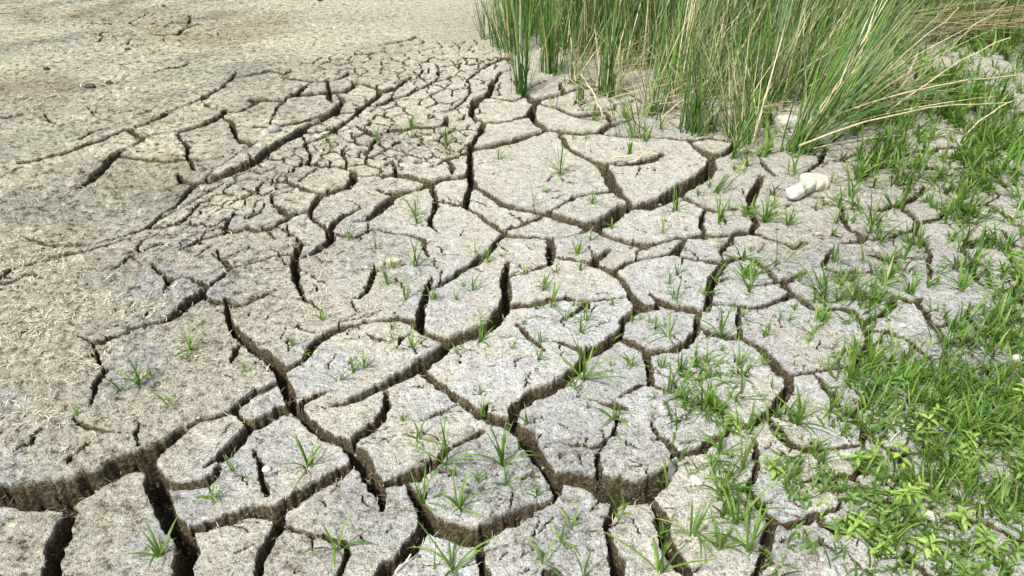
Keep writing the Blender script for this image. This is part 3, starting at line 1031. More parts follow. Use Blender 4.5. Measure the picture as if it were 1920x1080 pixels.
# photo x, photo y of the root, height in photo px, blades, label (None = one of the many small sprouts)
TUFTS = [
    (835, 872, 92, 8, 'grass tuft with one tall upright blade in the crack under the trapezoid plate'),
    (787, 824, 46, 6, 'short grass tuft with arching side blades on the trapezoid mud plate'),
    (792, 932, 70, 8, 'grass tuft on the left tip of the crumbly grey plate above the dark crack'),
    (862, 952, 62, 10, 'bushy low grass tuft on the lower edge of the crumbly grey plate'),
    (940, 872, 84, 11, 'largest leafy grass tuft on top of the crumbly grey plate'),
    (948, 906, 40, 6, 'yellowish small tuft just below the largest leafy tuft on the crumbly plate'),
    (578, 878, 66, 7, 'grass tuft with long arching blades beside the white round pebble'),
    (632, 1034, 76, 7, 'grass tuft with a tall pointed blade at the small crack near the bottom edge'),
    (812, 1090, 112, 6, 'tall narrow grass blade cluster at the bottom edge left of the spreading tuft'),
    (852, 1072, 92, 9, 'spreading grass tuft at the bottom edge right of the brown leaf'),
    (303, 1046, 62, 9, 'grass tuft with drooping arcs beside the deep crack in the lower left'),
    (398, 936, 46, 7, 'small tuft growing in the dead end of a crack on the lower left plates'),
    (262, 722, 56, 9, 'biggest grass tuft on the wide plate in the left half'),
    (226, 734, 42, 4, 'thin upright sprout just left of the biggest tuft on the wide left plate'),
    (288, 710, 26, 4, 'little sprout just right of the biggest tuft on the wide left plate'),
    (358, 660, 46, 9, 'dense dark green tuft near the top of the wide left plate'),
    (346, 676, 22, 4, 'tiny sprout at the foot of the dense dark tuft on the wide left plate'),
    (318, 764, 46, 3, 'single broad blade standing on the wide left plate'),
    (148, 780, 20, 6, 'small tuft at the end of the short crack by the straw litter'),
    (684, 690, 32, 9, 'dark spreading tuft on the middle of the plate above the long diagonal crack'),
    (636, 716, 36, 5, 'sprout near the lower left rim of the plate above the long diagonal crack'),
    (776, 658, 50, 6, 'tuft on the right corner of the plate above the long diagonal crack'),
    (902, 640, 34, 10, 'clump of wide blades growing inside the crack right of the round ended plate'),
    (857, 666, 30, 4, 'small upright sprout at the crack junction above the long E shaped fork'),
    (1092, 712, 82, 13, 'big dark grass tuft growing in the crack between three grey plates'),
    (1150, 786, 42, 8, 'tuft beside the short forked crack on the bluish grey plate'),
    (985, 796, 34, 6, 'small tuft on the left tip of the bluish grey plate'),
    (1252, 634, 56, 7, 'tuft with two tall blades on the round grey plate near the centre right'),
    (1352, 636, 74, 8, 'tall tuft at the crack junction between two grey plates right of the centre'),
    (1305, 690, 52, 10, 'leafy tuft on the upper edge of the four sided grassy plate'),
    (1385, 692, 58, 12, 'dense tuft on the right of the four sided grassy plate'),
    (1275, 700, 42, 8, 'tuft on the left of the four sided grassy plate'),
    (1090, 628, 36, 7, 'bright tuft in the centre of the plate with the short notch crack'),
    (1060, 606, 34, 6, 'tuft at the end of the short notch crack'),
    (1032, 578, 46, 6, 'slender tuft on the crack edge above the notched plate'),
    (1405, 546, 84, 8, 'tall tuft with one long blade on the five sided plate right of the centre'),
    (1268, 518, 48, 6, 'slender curved tuft on the big plate right of the centre'),
    (1165, 532, 26, 7, 'small tuft filling the crack junction left of the big centre right plate'),
    (780, 402, 44, 8, 'tuft on the small plate above the centre left'),
    (778, 500, 60, 9, 'tall branching sprout on the widest plate of the centre left'),
    (728, 532, 36, 9, 'bushy tuft at the lower part of the widest centre left plate'),
    (704, 466, 26, 4, 'slanted sprout near the top of the widest centre left plate'),
    (1050, 330, 66, 9, 'branching green sprout on the largest plate of the upper middle'),
    (1000, 386, 32, 4, 'tuft with a slanting wide blade at the lower rim of the largest upper middle plate'),
    (1110, 386, 30, 8, 'low spreading tuft on the shield shaped plate under the largest upper plate'),
    (1266, 396, 44, 10, 'upright tuft in the crack under the upper right middle plate'),
    (1242, 440, 36, 5, 'leaning sprout on the long plate under the upper right middle plate'),
    (1348, 418, 46, 9, 'bright tuft on the small square plate left of the dense grass patch'),
    (1436, 418, 46, 26, 'dense bright cushion of grass below the pale stones'),
    (1478, 424, 34, 18, 'smaller grass cushion right of the dense one below the pale stones'),
    (1506, 372, 30, 12, 'short grass fringe against the lower side of the white stone'),
    (1568, 420, 34, 9, 'tuft at the corner of the crack right of the pale stones'),
    (1390, 886, 96, 10, 'tall wide bladed tuft beside the white oblong pebble'),
    (1350, 930, 74, 12, 'thick tuft just right of the white oblong pebble'),
    (1300, 1010, 80, 8, 'curved tuft below the white oblong pebble'),
    (1376, 982, 112, 8, 'very tall single stem tuft right of the middle of the lower right plate'),
    (1402, 1034, 94, 12, 'leafy tuft on the lower right plate near its grassy edge'),
    (1350, 1030, 66, 12, 'low spreading tuft in the middle of the lower right plate'),
    (1238, 1074, 112, 9, 'large tuft at the bottom edge standing beside the long dark crack'),
    (1096, 1082, 64, 3, 'single curved blade at the bottom edge on the crumbly plate'),
    (1020, 1064, 78, 3, 'lone tall blade on the crumbly plate near the bottom edge'),
    (1018, 1088, 46, 5, 'small tuft at the very bottom edge below the lone tall blade'),
    (1246, 988, 72, 10, 'dark tuft growing down in the long crack left of the lower right plate'),
    (1166, 962, 30, 6, 'little tuft on the top tip of the narrow bottom plate'),
    (1050, 1022, 46, 6, 'sprout beside the thin black split on the crumbly bottom plate'),
    (1072, 990, 46, 5, 'slanting tuft near the top of the crumbly bottom plate'),
    (968, 988, 30, 5, 'pale thin tuft at the left end of the crumbly bottom plate'),
    (1492, 800, 72, 12, 'big bright tuft on the left of the plate with the white round pebble'),
    (1552, 778, 46, 9, 'tuft on the right of the plate with the white round pebble'),
    (1590, 720, 92, 14, 'big fan shaped tuft at the lower rim of the large smooth bluish plate'),
    (1624, 694, 74, 14, 'tall tuft filling the crack at the right rim of the large smooth bluish plate'),
    (1545, 584, 40, 12, 'short dense tuft in the crack above the large smooth bluish plate'),
    (1480, 602, 24, 5, 'thin curled sprout near the top of the large smooth bluish plate'),
    (1598, 566, 60, 14, 'bright tall tuft on the plate above the large smooth bluish plate'),
    (1556, 690, 46, 4, 'single stem sprout on the lower right of the large smooth bluish plate'),
    (1618, 616, 46, 9, 'upright tuft at the right corner of the large smooth bluish plate'),
    (1240, 690, 30, 8, 'short tuft in the vertical crack left of the four sided grassy plate'),
    (1180, 682, 32, 9, 'thin bladed tuft on the narrow plate right of the big dark tuft'),
    (1420, 655, 40, 10, 'tuft on the upper right corner of the four sided grassy plate'),
    (1270, 745, 34, 14, 'low grass filling the crack under the four sided grassy plate'),
    (1320, 770, 60, 12, 'loose tuft at the lower right of the four sided grassy plate'),
    (1350, 855, 60, 14, 'bright tuft in the crack corner above the white oblong pebble'),
]
tr = np.random.default_rng(21)
for (px, py, hp, nbl, label) in TUFTS:
    g = p2g(px, py)
    z = float(zat(g[0], g[1]))
    t = ray_t(py)
    hgt = hp * t / FPX / 0.80
    root = bpy.data.objects.new('grass_tuft', None)
    root.empty_display_size = 0.02
    root.location = (g[0], g[1], z - 0.002)
    COL.objects.link(root)
    tag(root, label, 'grass tuft', 'grass tufts rooted on the cracked mud')
    az, L, W, lean, curve = blade_set(nbl, hgt, 0.0068 if hp > 40 else 0.0052, tr)
    cols = greens(nbl, tr, 1.0, .12)
    for b in range(nbl):
        o = np.array([[tr.normal(0, .004), tr.normal(0, .004), 0]])
        v, f, c = blades(o, az[b:b + 1], L[b:b + 1], W[b:b + 1], lean[b:b + 1], curve[b:b + 1], cols[b] * np.array([.95, .85, .9]), 7, .22, cols[b] * 1.25, tr.uniform(-.5, .5, 1))
        link('blade', make_mesh('blade', v, f, M_LEAF, c), root)

# small sprouts: twelve shapes copied over the plates
sprout_meshes = []
for k_ in range(14):
    n = tr.integers(4, 9)
    az, L, W, lean, curve = blade_set(n, 1.0, 0.10, tr)
    b0 = np.stack([tr.normal(0, .06, n), tr.normal(0, .06, n), np.zeros(n)], 1)
    c = greens(n, tr, 1.0, .3)
    sprout_meshes.append(make_mesh('grass_sprout', *blades(b0, az, L, W, lean, curve, c * .9, 4, .2, c * 1.2)[:2], M_LEAF, blades(b0, az, L, W, lean, curve, c * .9, 4, .2, c * 1.2)[2]))


def spr_d(px, py):
    return np.clip(blobs(px, py, [(1050, 560, 260, 200, .8), (1250, 640, 260, 200, 1.0), (820, 520, 200, 140, .55), (1350, 420, 200, 130, .9), (1150, 250, 260, 60, .9), (760, 240, 160, 90, .4),
                                  (620, 700, 200, 160, .3), (1400, 800, 160, 160, 1.0), (850, 900, 160, 160, .4), (1150, 1000, 200, 80, .5), (400, 880, 260, 160, .14), (900, 180, 120, 60, .5), (1550, 600, 200, 160, 1.0)]), 0, 1)


pr = np.random.default_rng(77)
px, py, gx, gy, tt = px_samples(620, 330, 1680, 130, 1070, spr_d, pr)
LANDMARKS = [(T[0], T[1], T[4]) for T in TUFTS if T[2] > 30 and len(T[4].split()) <= 11]
landed = {}
ns = 0
for i in range(len(px)):
    if ns >= 240:
        break
    if any(abs(px[i] - T[0]) < 18 and abs(py[i] - T[1]) < 14 for T in TUFTS):
        continue
    s_ = float(sat(gx[i], gy[i]))
    if s_ < -.004:
        continue
    o = link('grass_sprout', sprout_meshes[ns % 14], None, (gx[i], gy[i], float(zat(gx[i], gy[i])) - .001))
    sc_ = pr.uniform(11, 34) * tt[i] / FPX / .8
    o.scale = (sc_, sc_, sc_ * pr.uniform(.8, 1.15))
    o.rotation_euler = (0, 0, pr.uniform(0, 6.28))
    tag(o, None, 'grass sprout', 'small grass sprouts scattered over the mud plates')
    dl = [((px[i] - m[0]) ** 2 + (1.6 * (py[i] - m[1])) ** 2, q_) for q_, m in enumerate(LANDMARKS)]
    d_, q_ = min(dl)
    ddx, ddy = px[i] - LANDMARKS[q_][0], py[i] - LANDMARKS[q_][1]
    side_ = ('left of' if ddx < 0 else 'right of') if abs(ddx) > 1.3 * abs(ddy) else ('behind' if ddy < 0 else 'in front of')
    landed.setdefault((q_, side_), []).append((d_, o))
    ns += 1
ORD = ['nearest', 'second', 'third', 'fourth', 'fifth', 'sixth', 'seventh', 'eighth', 'ninth', 'tenth', 'eleventh', 'twelfth', 'thirteenth', 'fourteenth', 'fifteenth', 'sixteenth', 'farthest']
for (q_, side_), lst in landed.items():
    for k_, (d_, o) in enumerate(sorted(lst, key=lambda a_: a_[0])):
        o['label'] = '%s sprout %s %s' % (ORD[min(k_, 16)] if len(lst) > 1 else 'small', side_, LANDMARKS[q_][2])


# ------------------------------------------------------------------ green cover on the right
def cover_d(px, py):
    d = blobs(px, py, [(1830, 770, 210, 90, 1.0), (1800, 960, 190, 140, .60), (1900, 620, 140, 110, .7), (1880, 430, 130, 130, .55), (1850, 250, 220, 110, 1.0), (1730, 290, 150, 70, .8), (1760, 190, 220, 80, .9), (1880, 110, 140, 60, .8), (1560, 330, 160, 60, .3),
                       (1620, 540, 140, 60, .35), (1500, 520, 120, 60, .25), (1550, 900, 100, 60, .22), (1500, 1040, 80, 50, .15), (1650, 230, 130, 50, .7), (1460, 200, 130, 60, .5), (1650, 470, 150, 90, .16), (1720, 720, 130, 70, .75), (1590, 270, 120, 40, .4),
                       (2100, 600, 260, 600, .8), (1850, 520, 110, 70, .5), (1760, 400, 110, 50, .28), (1350, 760, 130, 60, .15), (1330, 960, 120, 90, .12)])
    g = p2g_arr(px, py)
    base_ = ss(1480, 1800, px) * ss(150, 240, py) * .14
    base_ = np.maximum(base_, ss(1560, 1700, px) * ss(60, 90, py) * ss(340, 250, py) * .30)
    return np.maximum(base_, d * ss(-.25, .30, fbm(g[0], g[1], .20, 3, 201) + .10)) * (1 - .9 * blobs(px, py, [(1700, 650, 90, 40, 1), (1865, 680, 80, 30, 1), (1860, 890, 50, 50, .9), (1690, 930, 50, 26, .9), (1590, 960, 50, 40, .9), (1760, 1030, 60, 30, .8), (1800, 560, 60, 30, .7), (1690, 880, 40, 30, .7)]))


def p2g_arr(px, py):
    t = H / (SP - (540 - py) / FPX * CP)
    return (px - 960) / FPX * t, (CP + (540 - py) / FPX * SP) * t


cr = np.random.default_rng(301)
px, py, gx, gy, tt = px_samples(11000, 1250, 2350, 70, 1200, cover_d, cr)
parts_ = []
nt_ = len(px)
nb_ = 7
rep = np.repeat(np.arange(nt_), nb_)
N = len(rep)
base = np.stack([gx[rep] + cr.normal(0, .010, N), gy[rep] + cr.normal(0, .010, N), zat(gx, gy)[rep] - .003], 1)
kind = cr.random(N)
hh = (cr.uniform(24, 72, nt_) * tt / FPX)[rep]
L = hh * cr.uniform(.5, 1.2, N)
W = cr.uniform(.0040, .0085, N) * np.clip(tt[rep] / 2.2, .9, 1.6)
lean = np.where(kind < .4, cr.uniform(0, .4, N), cr.uniform(.4, 1.15, N))
curve = cr.uniform(.2, 1.2, N)
c = greens(N, cr, 1.0, .22) * cr.uniform(.6, 1.15, nt_)[rep][:, None]
v, f, c2 = blades(base, cr.uniform(0, 6.28, N), L, W, lean, curve, c * .85, 4, 0, c * 1.2, cr.uniform(-.7, .7, N))
o = link('ground_cover_grass', make_mesh('ground_cover_grass', v, f, M_LEAF, c2))
tag(o, 'bright green short grass covering the ground along the right side', 'grass', kind='stuff')


# leaves of the creeping herb: oblong, folded along the midrib
def leaf_geo(base, az, L, W, pitch, col, droop=.5, tipc=None):
    n = len(L)
    prof = [(0, .12), (.22, .75), (.5, 1.0), (.78, .72), (1.0, .04)]
    V = np.zeros((n, 5, 3, 3))
    Cc = np.zeros((n, 5, 3, 3))
    for s, (t, w) in enumerate(prof):
        th = pitch - droop * t
        d = np.stack([np.cos(az) * np.cos(th), np.sin(az) * np.cos(th), np.sin(th)], 1)
        side = np.stack([-np.sin(az), np.cos(az), np.zeros(n)], 1)
        p = base + d * (L * t)[:, None]
        up = np.cross(d, side)
        V[:, s, 0] = p - side * (W * w / 2)[:, None] + up * (.16 * W * w)[:, None]
        V[:, s, 1] = p
        V[:, s, 2] = p + side * (W * w / 2)[:, None] + up * (.16 * W * w)[:, None]
        Cc[:, s, 0] = Cc[:, s, 2] = col
        Cc[:, s, 1] = col * np.array([1.25, 1.15, 1.3])
    f = []
    for s in range(4):
        for j in range(2):
            f.append([s * 3 + j, s * 3 + j + 1, (s + 1) * 3 + j + 1, (s + 1) * 3 + j])
    F = (np.array(f)[None] + (np.arange(n) * 15)[:, None, None]).reshape(-1, 4)
    return V.reshape(-1, 3), F, Cc.reshape(-1, 3)


def tube(pts, r0, r1, sides=5):
    P = np.array(pts, float)
    n = len(P)
    d = np.gradient(P, axis=0)
    d /= np.linalg.norm(d, axis=1)[:, None] + 1e-9
    ref = np.array([0.3, 0.2, 1.0])
    a = np.cross(d, ref)
    a /= np.linalg.norm(a, axis=1)[:, None] + 1e-9
    b = np.cross(d, a)
    ang = np.arange(sides) / sides * 2 * math.pi
    rad = np.linspace(r0, r1, n)[:, None, None]
    V = P[:, None, :] + rad * (a[:, None, :] * np.cos(ang)[None, :, None] + b[:, None, :] * np.sin(ang)[None, :, None])
    f = []
    for i in range(n - 1):
        for j in range(sides):
            f.append([i * sides + j, i * sides + (j + 1) % sides, (i + 1) * sides + (j + 1) % sides, (i + 1) * sides + j])
    return V.reshape(-1, 3), np.array(f)


HERBS = [
    (1700, 800, 5, .085, 'pale herb sprig standing tall above the bright grass at the right'),
    (1698, 880, 4, .05, 'herb sprig with broad pale leaves just below the tall pale sprig'),
    (1735, 855, 5, .05, 'herb sprig with crossed leaves in the middle of the right herb patch'),
    (1650, 870, 6, .05, 'trailing herb sprig at the left edge of the right herb patch'),
    (1600, 870, 5, .04, 'herb sprig with pointed leaves below the plate with the round pebble'),
    (1465, 830, 4, .04, 'yellow green herb sprig on the lower left corner of the pebble plate'),
    (1455, 900, 5, .045, 'herb sprig draped over the crack edge right of the oblong pebble'),
    (1540, 960, 5, .035, 'small yellow tipped herb sprig over the bare grey clod'),
    (1715, 962, 5, .045, 'upright yellow herb sprig right of the white topped clod'),
    (1790, 985, 6, .06, 'herb sprig with long yellow green leaves in the lower right'),
    (1670, 940, 6, .04, 'dark herb sprig hugging the mud in the lower right'),
    (1715, 1040, 5, .05, 'yellow leaved herb sprig near the bottom edge'),
    (1825, 890, 6, .05, 'herb sprig with star shaped leaf top at the right'),
    (1895, 890, 5, .05, 'herb sprig at the right edge above the bare clod'),
    (1590, 1010, 6, .04, 'leafy herb sprig left of the broad upright blade'),
    (1790, 860, 5, .055, 'herb sprig with stacked leaf pairs in the upper right herb patch'),
    (1880, 545, 5, .05, 'star shaped pale herb sprig by the right edge'),
    (1910, 745, 5, .05, 'pale green herb sprig at the right edge among grass'),
    (1385, 800, 4, .04, 'pale yellow herb sprig in the crack left of the pebble plate'),
    (1375, 320, 3, .05, 'round leaved pale seedling in the rushes near the upper plates'),
    (1850, 1050, 6, .05, 'herb sprig in the lower right corner'),
    (1640, 1045, 6, .045, 'herb sprig below the broad upright blade'),
]
hr = np.random.default_rng(55)


def herb_parts(npairs, h, r):
    ln = h * r.uniform(1.0, 1.5)
    a0 = r.uniform(0, 6.28)
    lean = r.uniform(.5, 1.05)
    stem = [np.array([0, 0, 0.0])]
    for s in range(npairs + 1):
        th = lean * (1 - .55 * s / npairs)
        stem.append(stem[-1] + np.array([math.cos(a0) * math.sin(th), math.sin(a0) * math.sin(th), math.cos(th)]) * ln / (npairs + 1))
    leaves = []
    for s in range(npairs):
        p = stem[s + 1]
        a = a0 + math.pi / 2 + (math.pi / 2 if s % 2 else 0) + r.uniform(-.3, .3)
        sc = .75 + .45 * math.sin(math.pi * (s + 1) / (npairs + 1))
        for sgn in (0, math.pi):
            leaves.append((p, a + sgn, r.uniform(.021, .030) * sc, r.uniform(.0075, .0105) * sc, r.uniform(.15, .7)))
    for q_ in range(3):
        leaves.append((stem[-1], a0 + q_ * 2.1, r.uniform(.014, .022), r.uniform(.006, .008), r.uniform(.5, 1.0)))
    return stem, leaves


for (px, py, npair, h, label) in HERBS:
    g = p2g(px, py)
    root = bpy.data.objects.new('creeping_herb', None)
    root.empty_display_size = .02
    root.location = (g[0], g[1], float(zat(g[0], g[1])))
    COL.objects.link(root)
    tag(root, label, 'herb', 'leafy herb sprigs among the grass')
    stem, leaves = herb_parts(npair, h, hr)
    v, f = tube(stem, .0014, .0009)
    link('stem', make_mesh('stem', v, f, M_LEAF, np.tile([.22, .20, .09], (len(v), 1))), root)
    tone = np.array([.210, .340, .070]) * hr.uniform(.8, 1.25) * (np.array([1.25, 1.12, 1.2]) if 'yellow' in label or 'pale' in label else 1)
    for (p, a, L_, W_, pt) in leaves:
        v, f, c = leaf_geo(np.array([p]), np.array([a]), np.array([L_ * 1.1]), np.array([W_ * 1.1]), np.array([pt]), (tone * hr.uniform(.85, 1.15))[None])
        link('leaf', make_mesh('leaf', v, f, M_LEAF, c), root)


def herb_d(px, py):
    g = p2g_arr(px, py)
    return blobs(px, py, [(1700, 930, 170, 100, .60), (1850, 980, 160, 140, .45), (1590, 930, 100, 80, .45), (1850, 820, 130, 60, .35), (1700, 770, 110, 60, .3), (1460, 880, 50, 50, .4), (1900, 500, 80, 60, .3)]) * ss(-.3, .3, fbm(g[0], g[1], .15, 2, 211))


px, py, gx, gy, tt = px_samples(1000, 1380, 2050, 420, 1120, herb_d, hr)
ps = []
for i in range(len(px)):
    stem, leaves = herb_parts(int(hr.integers(3, 6)), hr.uniform(.02, .045), hr)
    o_ = np.array([gx[i], gy[i], float(zat(gx[i], gy[i]))])
    pb = np.array([l[0] for l in leaves]) + o_
    tone = np.array([.140, .235, .055]) * hr.uniform(.75, 1.3)
    ps.append(leaf_geo(pb, np.array([l[1] for l in leaves]), np.array([l[2] for l in leaves]), np.array([l[3] for l in leaves]), np.array([l[4] for l in leaves]), np.tile(tone, (len(leaves), 1))))
    v, f = tube(stem, .0011, .0007, 3)
    ps.append((v + o_, f, np.tile([.20, .18, .08], (len(v), 1))))
v, f, c = join(ps)
o = link('ground_cover_herbs', make_mesh('ground_cover_herbs', v, f, M_LEAF, c))
tag(o, 'low creeping herbs with small oblong leaves carpeting the lower right', 'herbs', kind='stuff')

# ------------------------------------------------------------------ rushes
rr = np.random.default_rng(404)


def rush_cols(n, r, dry):
    t = r.random((n, 1)) ** 1.5
    g = np.array([.026, .078, .012]) * (1 - t) + np.array([.150, .290, .042]) * t
    m0 = (r.random((n, 1)) < .10)
    g = np.where(m0, np.array([.10, .17, .10]) * r.uniform(.8, 1.4, (n, 1)), g)        # grey green stems
    d = np.array([.58, .51, .32]) * r.uniform(.45, 1.25, (n, 1))
    m = (r.random((n, 1)) < dry)
    return np.where(m, d, g), np.where(m, d * 1.1, np.where(r.random((n, 1)) < .22, np.array([.34, .31, .15]), g * 1.1))


# root x, root y, height px, stems, base spread m, lean direction (x,y), lean, dry share, label
CLUMPS = [
    (978, 176, 150, 34, .030, (-.1, .2), .10, .08, 'leftmost front rush clump standing alone on the cracked mud'),
    (1036, 140, 165, 46, .045, (0, .1), .12, .12, 'upright rush clump just right of the leftmost front clump'),
    (1072, 160, 110, 22, .035, (.3, 0), .22, .3, 'thin rush clump with pale bent stems behind the small mud plates'),
    (1138, 184, 130, 40, .040, (.1, .1), .12, .12, 'dark green rush clump at the back of the plates near the top middle'),
    (1088, 202, 52, 14, .020, (0, 0), .15, .1, 'short young rush clump on a mud plate near the top middle'),
    (1036, 205, 70, 10, .012, (0, 0), .10, .6, 'few straw coloured upright stems on a small mud plate'),
    (1300, 245, 150, 60, .060, (.1, .1), .22, .1, 'dark green broad rush clump in the middle of the row'),
    (1222, 215, 110, 34, .050, (.2, 0), .30, .25, 'loose mixed rush clump left of the dark broad clump'),
    (1390, 262, 190, 46, .060, (-.3, .1), .30, .45, 'grey green rush clump fanning out over a hole in the mud'),
    (1190, 258, 110, 18, .050, (-.3, 0), .35, .2, 'sparse low rush clump in front of the dark broad clump'),
    (1372, 296, 110, 10, .020, (.3, .1), .40, .1, 'thin rush clump rooted in the crack in front of the grey green clump'),
    (1492, 284, 230, 60, .040, (.75, .2), .42, .10, 'large rush clump leaning right beside the whitish clod'),
    (1560, 225, 250, 70, .070, (.8, .2), .50, .25, 'tall dry rush clump sweeping to the right behind the leaning clump'),
    (1260, 170, 170, 60, .080, (.2, .1), .22, .3, 'tall rush clump behind the dark broad clump'),
    (1440, 190, 190, 60, .080, (.1, .1), .25, .3, 'tall rush clump behind the grey green clump'),
    (960, 95, 120, 50, .060, (-.25, .1), .12, .06, 'dense green rush clump at the left end of the row'),
    (908, 74, 90, 12, .030, (-.4, .1), .14, .05, 'sparse outermost rush stems at the far left of the row'),
    (932, 88, 100, 14, .030, (-.3, .1), .16, .05, 'thin rush stems between the outermost stems and the dense left clump'),
]
for (px, py, hp, n, spr, ld, lean0, dry, label) in CLUMPS:
    g = p2g(px, py)
    z = float(zat(g[0], g[1]))
    root = bpy.data.objects.new('rush_clump', None)
    root.empty_display_size = .05
    root.location = (g[0], g[1], z)
    COL.objects.link(root)
    tag(root, label, 'rushes', 'clumps of rushes along the edge of the mud')
    hgt = hp * ray_t(py) / FPX / .86
    n = int(n * 1.3)
    col, tip = rush_cols(n, rr, dry * .8)
    for i in range(n):
        bx_, by_ = rr.normal(0, spr * .6), rr.normal(0, spr * .6)
        ax = rr.normal(0, 1) * .55 + ld[0] * 1.6
        ay = rr.normal(0, 1) * .55 + ld[1] * 1.6
        az = math.atan2(ay, ax)
        ln = abs(rr.normal(lean0, .14 + .42 * max(ld[0], 0)))
        ln = min(ln, 1.42)
        Ls = hgt * rr.uniform(.55, 1.25)
        zb = float(zat(g[0] + bx_, g[1] + by_)) - z - .004
        v, f, c = blades(np.array([[bx_, by_, zb]]), np.array([az]), np.array([Ls]), np.array([rr.uniform(.0042, .0075)]), np.array([ln]), np.array([rr.uniform(.0, .45)]),
                         col[i:i + 1], 6, .35, tip[i:i + 1], rr.uniform(-.3, .3, 1), .9)
        o = link('stem', make_mesh('stem', v, f, M_RUSH, c), root)


def rush_d(px, py):
    d = np.where((px > 930 + (py - 20) * .4) & (py < 66 + .30 * (px - 930)) & (py < 196), 1.0, 0)
    d = d * np.where(py > 110, .55, 1)
    d = d * np.where((px > 1640) & (py > 48), .22 * ss(110, 60, py), 1)
    d = d * np.where(px > 1560, ss(200, 60, py), 1)
    return d


px, py, gx, gy, tt = px_samples(11500, 900, 2300, -330, 200, rush_d, rr)
N = len(px)
nst = 4
rep = np.repeat(np.arange(N), nst)
n = len(rep)
base = np.stack([gx[rep] + rr.normal(0, .03, n), gy[rep] + rr.normal(0, .03, n), zat(gx, gy)[rep] - .01], 1)
col, tip = rush_cols(n, rr, .15)
rx = px[rep]
kx = ss(1050, 1600, rx)
az = np.arctan2(rr.normal(.0, .8, n), rr.normal(0, .8, n) + .9 * kx)
lean = np.abs(rr.normal(.14, .20, n) + .55 * kx * rr.random(n) + .5 * (rr.random(n) < .12) * rr.random(n))
v, f, c = blades(base, az, rr.uniform(.22, .85, n) * np.where(py[rep] > 110, .62, 1), rr.uniform(.004, .008, n), lean, rr.uniform(0, .5, n), col, 5, 0, tip, rr.uniform(-.3, .3, n), .9)
o = link('rush_bed', make_mesh('rush_bed', v, f, M_RUSH, c))
tag(o, 'dense bed of green and straw coloured rushes filling the upper right', 'rushes', kind='stuff')

# dead stems: lying in a mat at the upper right, and scattered between the clumps
n = 900
kx = rr.random(n) < .55
px = np.where(kx, rr.uniform(1640, 2050, n), rr.uniform(1060, 1700, n))
py = np.where(kx, rr.uniform(10, 92, n), rr.uniform(60, 235, n))
gx, gy = p2g_arr(px, py)
base = np.stack([gx, gy, zat(gx, gy) + np.where(kx, rr.uniform(.01, .16, n), rr.uniform(.005, .10, n))], 1)
az = np.where(kx, rr.normal(.05, .22, n), rr.normal(.5, .9, n))
lean = np.where(kx, rr.normal(1.52, .06, n), rr.normal(1.40, .16, n))
cd = np.array([.46, .37, .21]) * rr.uniform(.35, 1.2, (n, 1))
v, f, c = blades(base, az, np.where(kx, rr.uniform(.4, 1.1, n), rr.uniform(.15, .5, n)), rr.uniform(.004, .007, n), lean, rr.normal(0.05, .08, n), cd, 4, 0, cd, rr.uniform(-.2, .2, n), .9)
o = link('straw_mat', make_mesh('straw_mat', v, f, M_STRAW, c))
tag(o, 'flattened dead rush stems lying under the rushes at the upper right', 'straw', kind='stuff')

# single long dead stems one can follow by eye: start and end in the photo
STEMS = [
    (1495, 275, 1890, 192, .12, .16, 'long straw coloured stem sweeping to the right edge just above the bare clods'),
    (1520, 235, 1915, 140, .03, .22, 'longest pale stem running from the leaning clump to the right edge'),
    (1600, 205, 1800, 12, .02, .50, 'straight pale stem rising steeply above the short grass'),
    (1700, 170, 1890, 5, .02, .55, 'pale stem reaching the top edge near the right corner'),
    (1660, 215, 1896, 68, .02, .30, 'bent pale stem crossing the green patch at the right'),
    (1530, 230, 1630, 60, .02, .35, 'thick golden stem leaning over the rush bed'),
    (1808, 255, 1898, 188, .01, .14, 'short straw stem lying on the bare clods at the right'),
    (1145, 303, 1235, 288, .01, .03, 'pair straw lying on the small plate above the arrow crack, upper one'),
    (1180, 309, 1255, 278, .01, .03, 'lower dry straw lying over the rim of the small plate'),
    (1132, 222, 1090, 140, .01, .12, 'folded pale straw hanging over the crack near the top middle'),
    (1410, 230, 1407, 140, .01, .30, 'bleached upright dead stem in front of the grey green clump'),
]
for (x0, y0, x1, y1, z0, z1, label) in STEMS:
    a, b = p2g(x0, y0, z0), p2g(x1, y1, z1)
    A = np.array([a[0], a[1], z0 + .01])
    B = np.array([b[0], b[1], z1])
    pts = [A + (B - A) * t + np.array([0, 0, .06 * math.sin(math.pi * t) * np.linalg.norm(B - A) * .8]) + rr.normal(0, .004, 3) for t in np.linspace(0, 1, 8)]
    v, f = tube(pts, .0042, .0022, 6)
    o = link('dry_stem', make_mesh('dry_stem', v, f, M_STRAW, np.tile(np.array([.60, .52, .33]) * rr.uniform(.85, 1.1), (len(v), 1))))
    tag(o, label, 'dry stem', 'long dead stems by the rushes')

# ------------------------------------------------------------------ litter: dry fibres, crumbs
def fib_d(px, py):
    g = p2g_arr(px, py)
    d = blobs(px, py, [(120, 560, 260, 170, 1.0), (10, 740, 200, 90, 1.0), (110, 360, 150, 50, .9), (200, 195, 220, 45, .7), (330, 640, 200, 120, .35), (560, 520, 260, 120, .22), (800, 400, 200, 90, .12), (900, 680, 160, 80, .15)])
    d = np.maximum(d, .10 * ss(900, 300, px) * ss(700, 300, py))
    return d * (.10 + .90 * ss(-.15, .35, fbm(g[0], g[1], .12, 4, 221)))


